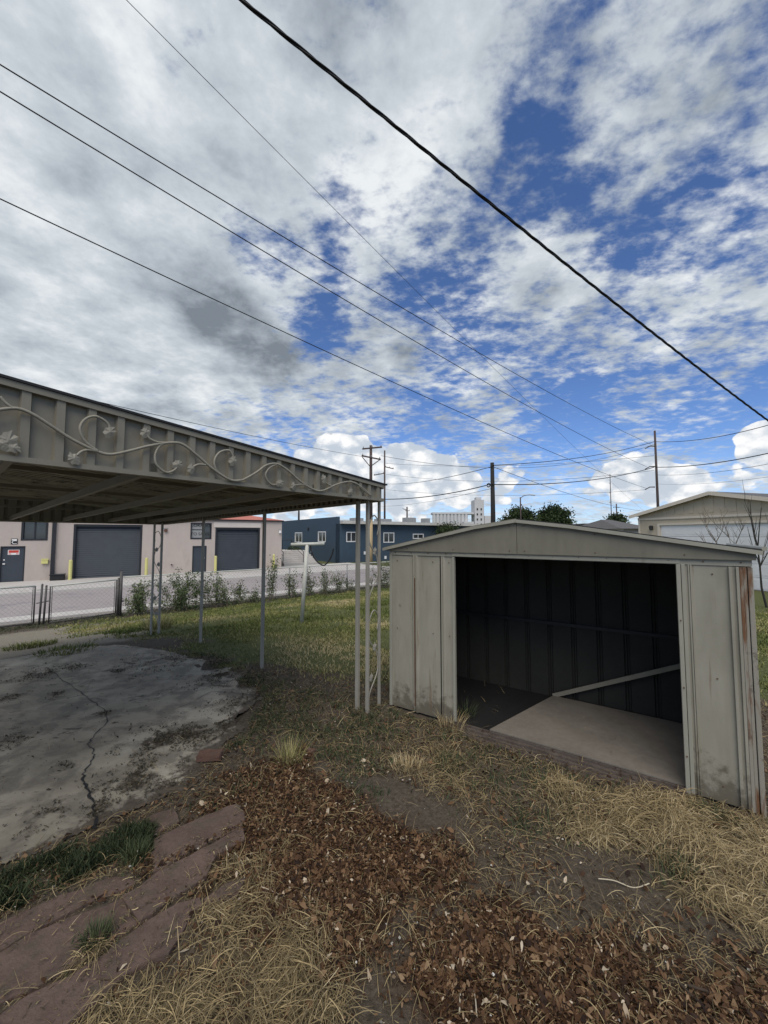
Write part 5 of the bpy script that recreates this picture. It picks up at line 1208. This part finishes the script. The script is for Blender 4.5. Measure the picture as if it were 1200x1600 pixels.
# ---------------------------------------------------------------- shrubs and trees
def leafcloud(centers, size, tint, name, mat, parent=None, nrm_jit=1.0):
    n = len(centers); a = rs.normal(0, 1, (n, 3)); a /= np.linalg.norm(a, axis=1)[:, None]; b_ = rs.normal(0, 1, (n, 3)); b_ -= (a * b_).sum(1)[:, None] * a; b_ /= np.linalg.norm(b_, axis=1)[:, None]
    S = (size * (.6 + .8 * rs.rand(n)))[:, None]; V = np.stack([centers - a * S, centers - b_ * S * .42, centers + a * S, centers + b_ * S * .42], 1); b0 = np.arange(n) * 4
    off = np.array(WORLD[parent.name]) if parent else np.zeros(3)
    return np_mesh(name, (V - off).reshape(-1, 3), np.stack([b0, b0 + 1, b0 + 2, b0 + 3], 1), mat, {'tint': np.repeat(np.clip(tint, 0, 1), 4)}, parent)
def shrub(label, px, ybase, h, w, nst, nleaf, seed, tm=.45, name='shrub', leaf=.035, up=1.0):
    # stands on the fence line
    rnd = random.Random(seed); q = on_v(px, ybase, FF.p(0, -.25, 0), (FU[0], FU[1])); z0 = gz1(q.x, q.y); base = Vector((q.x, q.y, z0))
    t = thing(name, label, 'plant', base, 'weeds and saplings along the fence'); m = MB(); C_ = []
    for k in range(nst):
        a = rnd.uniform(0, 6.28); sp = rnd.uniform(.1, 1) * w / 2; hh = h * rnd.uniform(.55, 1.0) * (1 - .35 * (sp / (w / 2)) ** 2)
        p0 = base + Vector((rnd.uniform(-.3, .3) * w * .6, rnd.uniform(-.1, .1), 0)); p1 = base + Vector((math.cos(a) * sp, math.sin(a) * sp * .45, hh)); mid = p0.lerp(p1, .5) + Vector((rnd.uniform(-.08, .08), 0, .05))
        m.tube([p0, mid, p1], [.010, .007, .003], 4, cap=False)
        for j in range(nleaf // nst):
            s_ = rnd.uniform(.12, 1.05); c = (p0.lerp(mid, s_ * 2) if s_ < .5 else mid.lerp(p1, s_ * 2 - 1)); j_ = .11 * (1 - .4 * s_)
            C_.append((c.x + rnd.gauss(0, j_), c.y + rnd.gauss(0, j_ * .7), c.z + rnd.gauss(0, .05)))
    m.build('stems', M['bark'], t); C_ = np.array(C_); leafcloud(C_, leaf, rs.normal(tm, .24, len(C_)), 'foliage', M['shrub'], t); return t
SH = [('dense leafy bush behind the paired left carport posts', 285, 955, 1.35, 2.4, 26, 2600, 1, .42), ('grey-green bush between the gate post and the left carport posts', 222, 962, 1.15, 1.3, 16, 1100, 2, .5), ('sparse bush with pale leaves right of the dense bush', 335, 948, 1.15, 1.5, 14, 900, 3, .6),
      ('tall narrow leafy sapling right of the middle carport post', 424, 938, 1.75, .55, 7, 620, 4, .4), ('thin weed beside the fence post under the right roller door', 372, 942, .9, .8, 9, 380, 5, .45), ('low spiky weed left of the narrow sapling', 398, 941, .6, .8, 8, 260, 6, .45),
      ('low bushy weed left of the clothes pole', 455, 934, .95, .8, 9, 420, 7, .42), ('dark weed just behind the clothes pole', 482, 932, 1.1, .8, 10, 520, 8, .4), ('weed with red-brown tips right of the clothes pole', 508, 930, .95, .8, 10, 480, 9, .45),
      ('weed halfway between clothes pole and carport corner posts', 530, 928, .9, .8, 9, 420, 10, .42), ('small weed left of the carport corner posts', 548, 926, .6, .6, 6, 220, 11, .45), ('dark leafy bush seen between the corner posts and the shed', 600, 922, 1.25, 1.5, 14, 1000, 12, .36),
      ('scraggly weed beside the dark gate post', 205, 964, .7, .6, 6, 200, 13, .55), ('low weed under the middle of the fence', 352, 946, .6, .8, 7, 240, 14, .5)]
for a in SH: a = list(a); a[3] *= 1.18; a[4] *= 1.2; a[6] = int(a[6] * 1.5); shrub(*a)
def crown_tree(label, px, ybase, Y, w, h, trunk_h, seed, nleaf=5000, leaf=.3, name='tree', cat='tree', mat='tree_far'):
    rnd = random.Random(seed); q = on_y(px, ybase, Y); base = Vector((q.x, Y, -.8)); t = thing(name, label, cat, base); top = base.z + h
    m = MB().tube([base, base + Vector((0, 0, trunk_h * .6)), base + Vector((w * .03, 0, trunk_h))], [w * .045, w * .035, w * .03], 8); tr = m.build('trunk', M['bark_dark'], t)
    cl = []; cz = (trunk_h + base.z + top) / 2; rz = (top - trunk_h - base.z) / 2
    for k in range(34):
        a = rnd.uniform(0, 6.28); ph = rnd.uniform(-1, 1); rr = math.sqrt(1 - ph * ph) * rnd.uniform(.55, 1.0); c = Vector((base.x + math.cos(a) * rr * w / 2 * .85, base.y + math.sin(a) * rr * w / 2 * .85, cz + ph * rz * .80))
        cl.append((c, w * rnd.uniform(.07, .16)));
        if k % 4 == 0: MB().tube([base + Vector((0, 0, trunk_h * .9)), c], [w * .02, w * .006], 5).build('limb', M['bark_dark'], t)
    C_ = np.concatenate([np.array([c.x, c.y, c.z]) + rs.normal(0, 1, (nleaf // 34, 3)) * np.array([r_, r_, r_ * .75]) for c, r_ in cl]); T_ = np.concatenate([np.full(nleaf // 34, rnd.uniform(.2, .7)) for c in cl]) + rs.normal(0, .15, len(C_))
    leafcloud(C_, leaf, T_, 'crown', M[mat], t); return t
crown_tree('dark round tree behind the shed roof ridge, left of the pair', 812, 836, 85, 7.2, 8.4, 2.2, 21, 11000, .30)
crown_tree('dark round tree behind the shed roof, right of the pair', 866, 836, 80, 5.9, 8.9, 2.2, 22, 11000, .28)
crown_tree('small dark tree beside the flat roofed house', 964, 836, 60, 3.2, 6.0, 2.0, 23, 4500, .19)
crown_tree('small green tree in front of the blue building end', 703, 838, 44, 3.0, 4.0, 1.5, 24, 2500, .13)
crown_tree('dark shrub against the steps by the blue wall', 458, 880, 39, 1.6, 1.7, .4, 25, 900, .10, 'shrub', 'plant')
def bare(label, px, ybase, Y, h, spread, seed, r0, nb=10, mat='bark', name='bare_tree', depth=3):
    rnd = random.Random(seed); q = on_y(px, ybase, Y); z0 = gz1(q.x, Y); base = Vector((q.x, Y, z0)); t = thing(name, label, 'tree', base); m = MB(); br = MB()
    def grow(mb, p, d, L, r, lv):
        P_ = [p]; n = 5
        for k in range(n): d = (d + Vector((rnd.uniform(-.16, .16), rnd.uniform(-.16, .16), .07))).normalized(); P_.append(P_[-1] + d * L / n)
        mb.tube(P_, [r * (1 - .8 * k / n) + .0015 for k in range(n + 1)], 5)
        if lv:
            for k in range(nb if lv == depth else 4):
                i = rnd.randint(1, n); a = rnd.uniform(0, 6.28); e = Vector((math.cos(a) * spread, math.sin(a) * spread * .6, rnd.uniform(.5, 1.1))).normalized(); grow(br, P_[i], (d * .35 + e).normalized(), L * rnd.uniform(.3, .5), r * .42, lv - 1)
    grow(m, base, Vector((rnd.uniform(-.12, .12), 0, 1)), h, r0, depth); m.build('trunk', M[mat], t); br.build('branches', M[mat], t); return t
bare('bare sapling with a thin dark trunk right of the shed', 1196, 922, 12.5, 3.3, .45, 31, .035, 6, 'bark_dark', depth=2)
bare('leafless bush behind the shed roof, left one before the garage door', 1120, 900, 13.5, 2.1, .9, 32, .03, 8)
bare('leafless bush behind the shed roof, right one before the garage door', 1158, 905, 13.0, 2.3, .8, 33, .03, 8)

# screws along the shed's panels and header
sc = MB()
for u, z in [(u_, 1.752) for u_ in np.arange(.08, 3.05, .21)] + [(u_, z_) for u_ in (.10, .55, .74, 2.86) for z_ in (.14, .9, 1.66)] + [(2.66, z_) for z_ in (.3, .8, 1.3)]:
    d = -.016 if z == 1.752 else (-.032 if u == 2.66 else -.006); sc.tube([SF.p(u, d, z), SF.p(u, d - .004, z)], .0055, 6)
o = sc.build('screws', M['rust'], shed)
sc = MB()
for u in (.25, .8, 1.38, 1.52, 2.1, 2.7): 
    for z in ((1.80, roofz(u) - .04) if .5 < u < 2.6 else (1.80,)): sc.tube([SF.p(u, -.036, z), SF.p(u, -.040, z)], .005, 6)
sc.build('screws', M['rust'], shed)
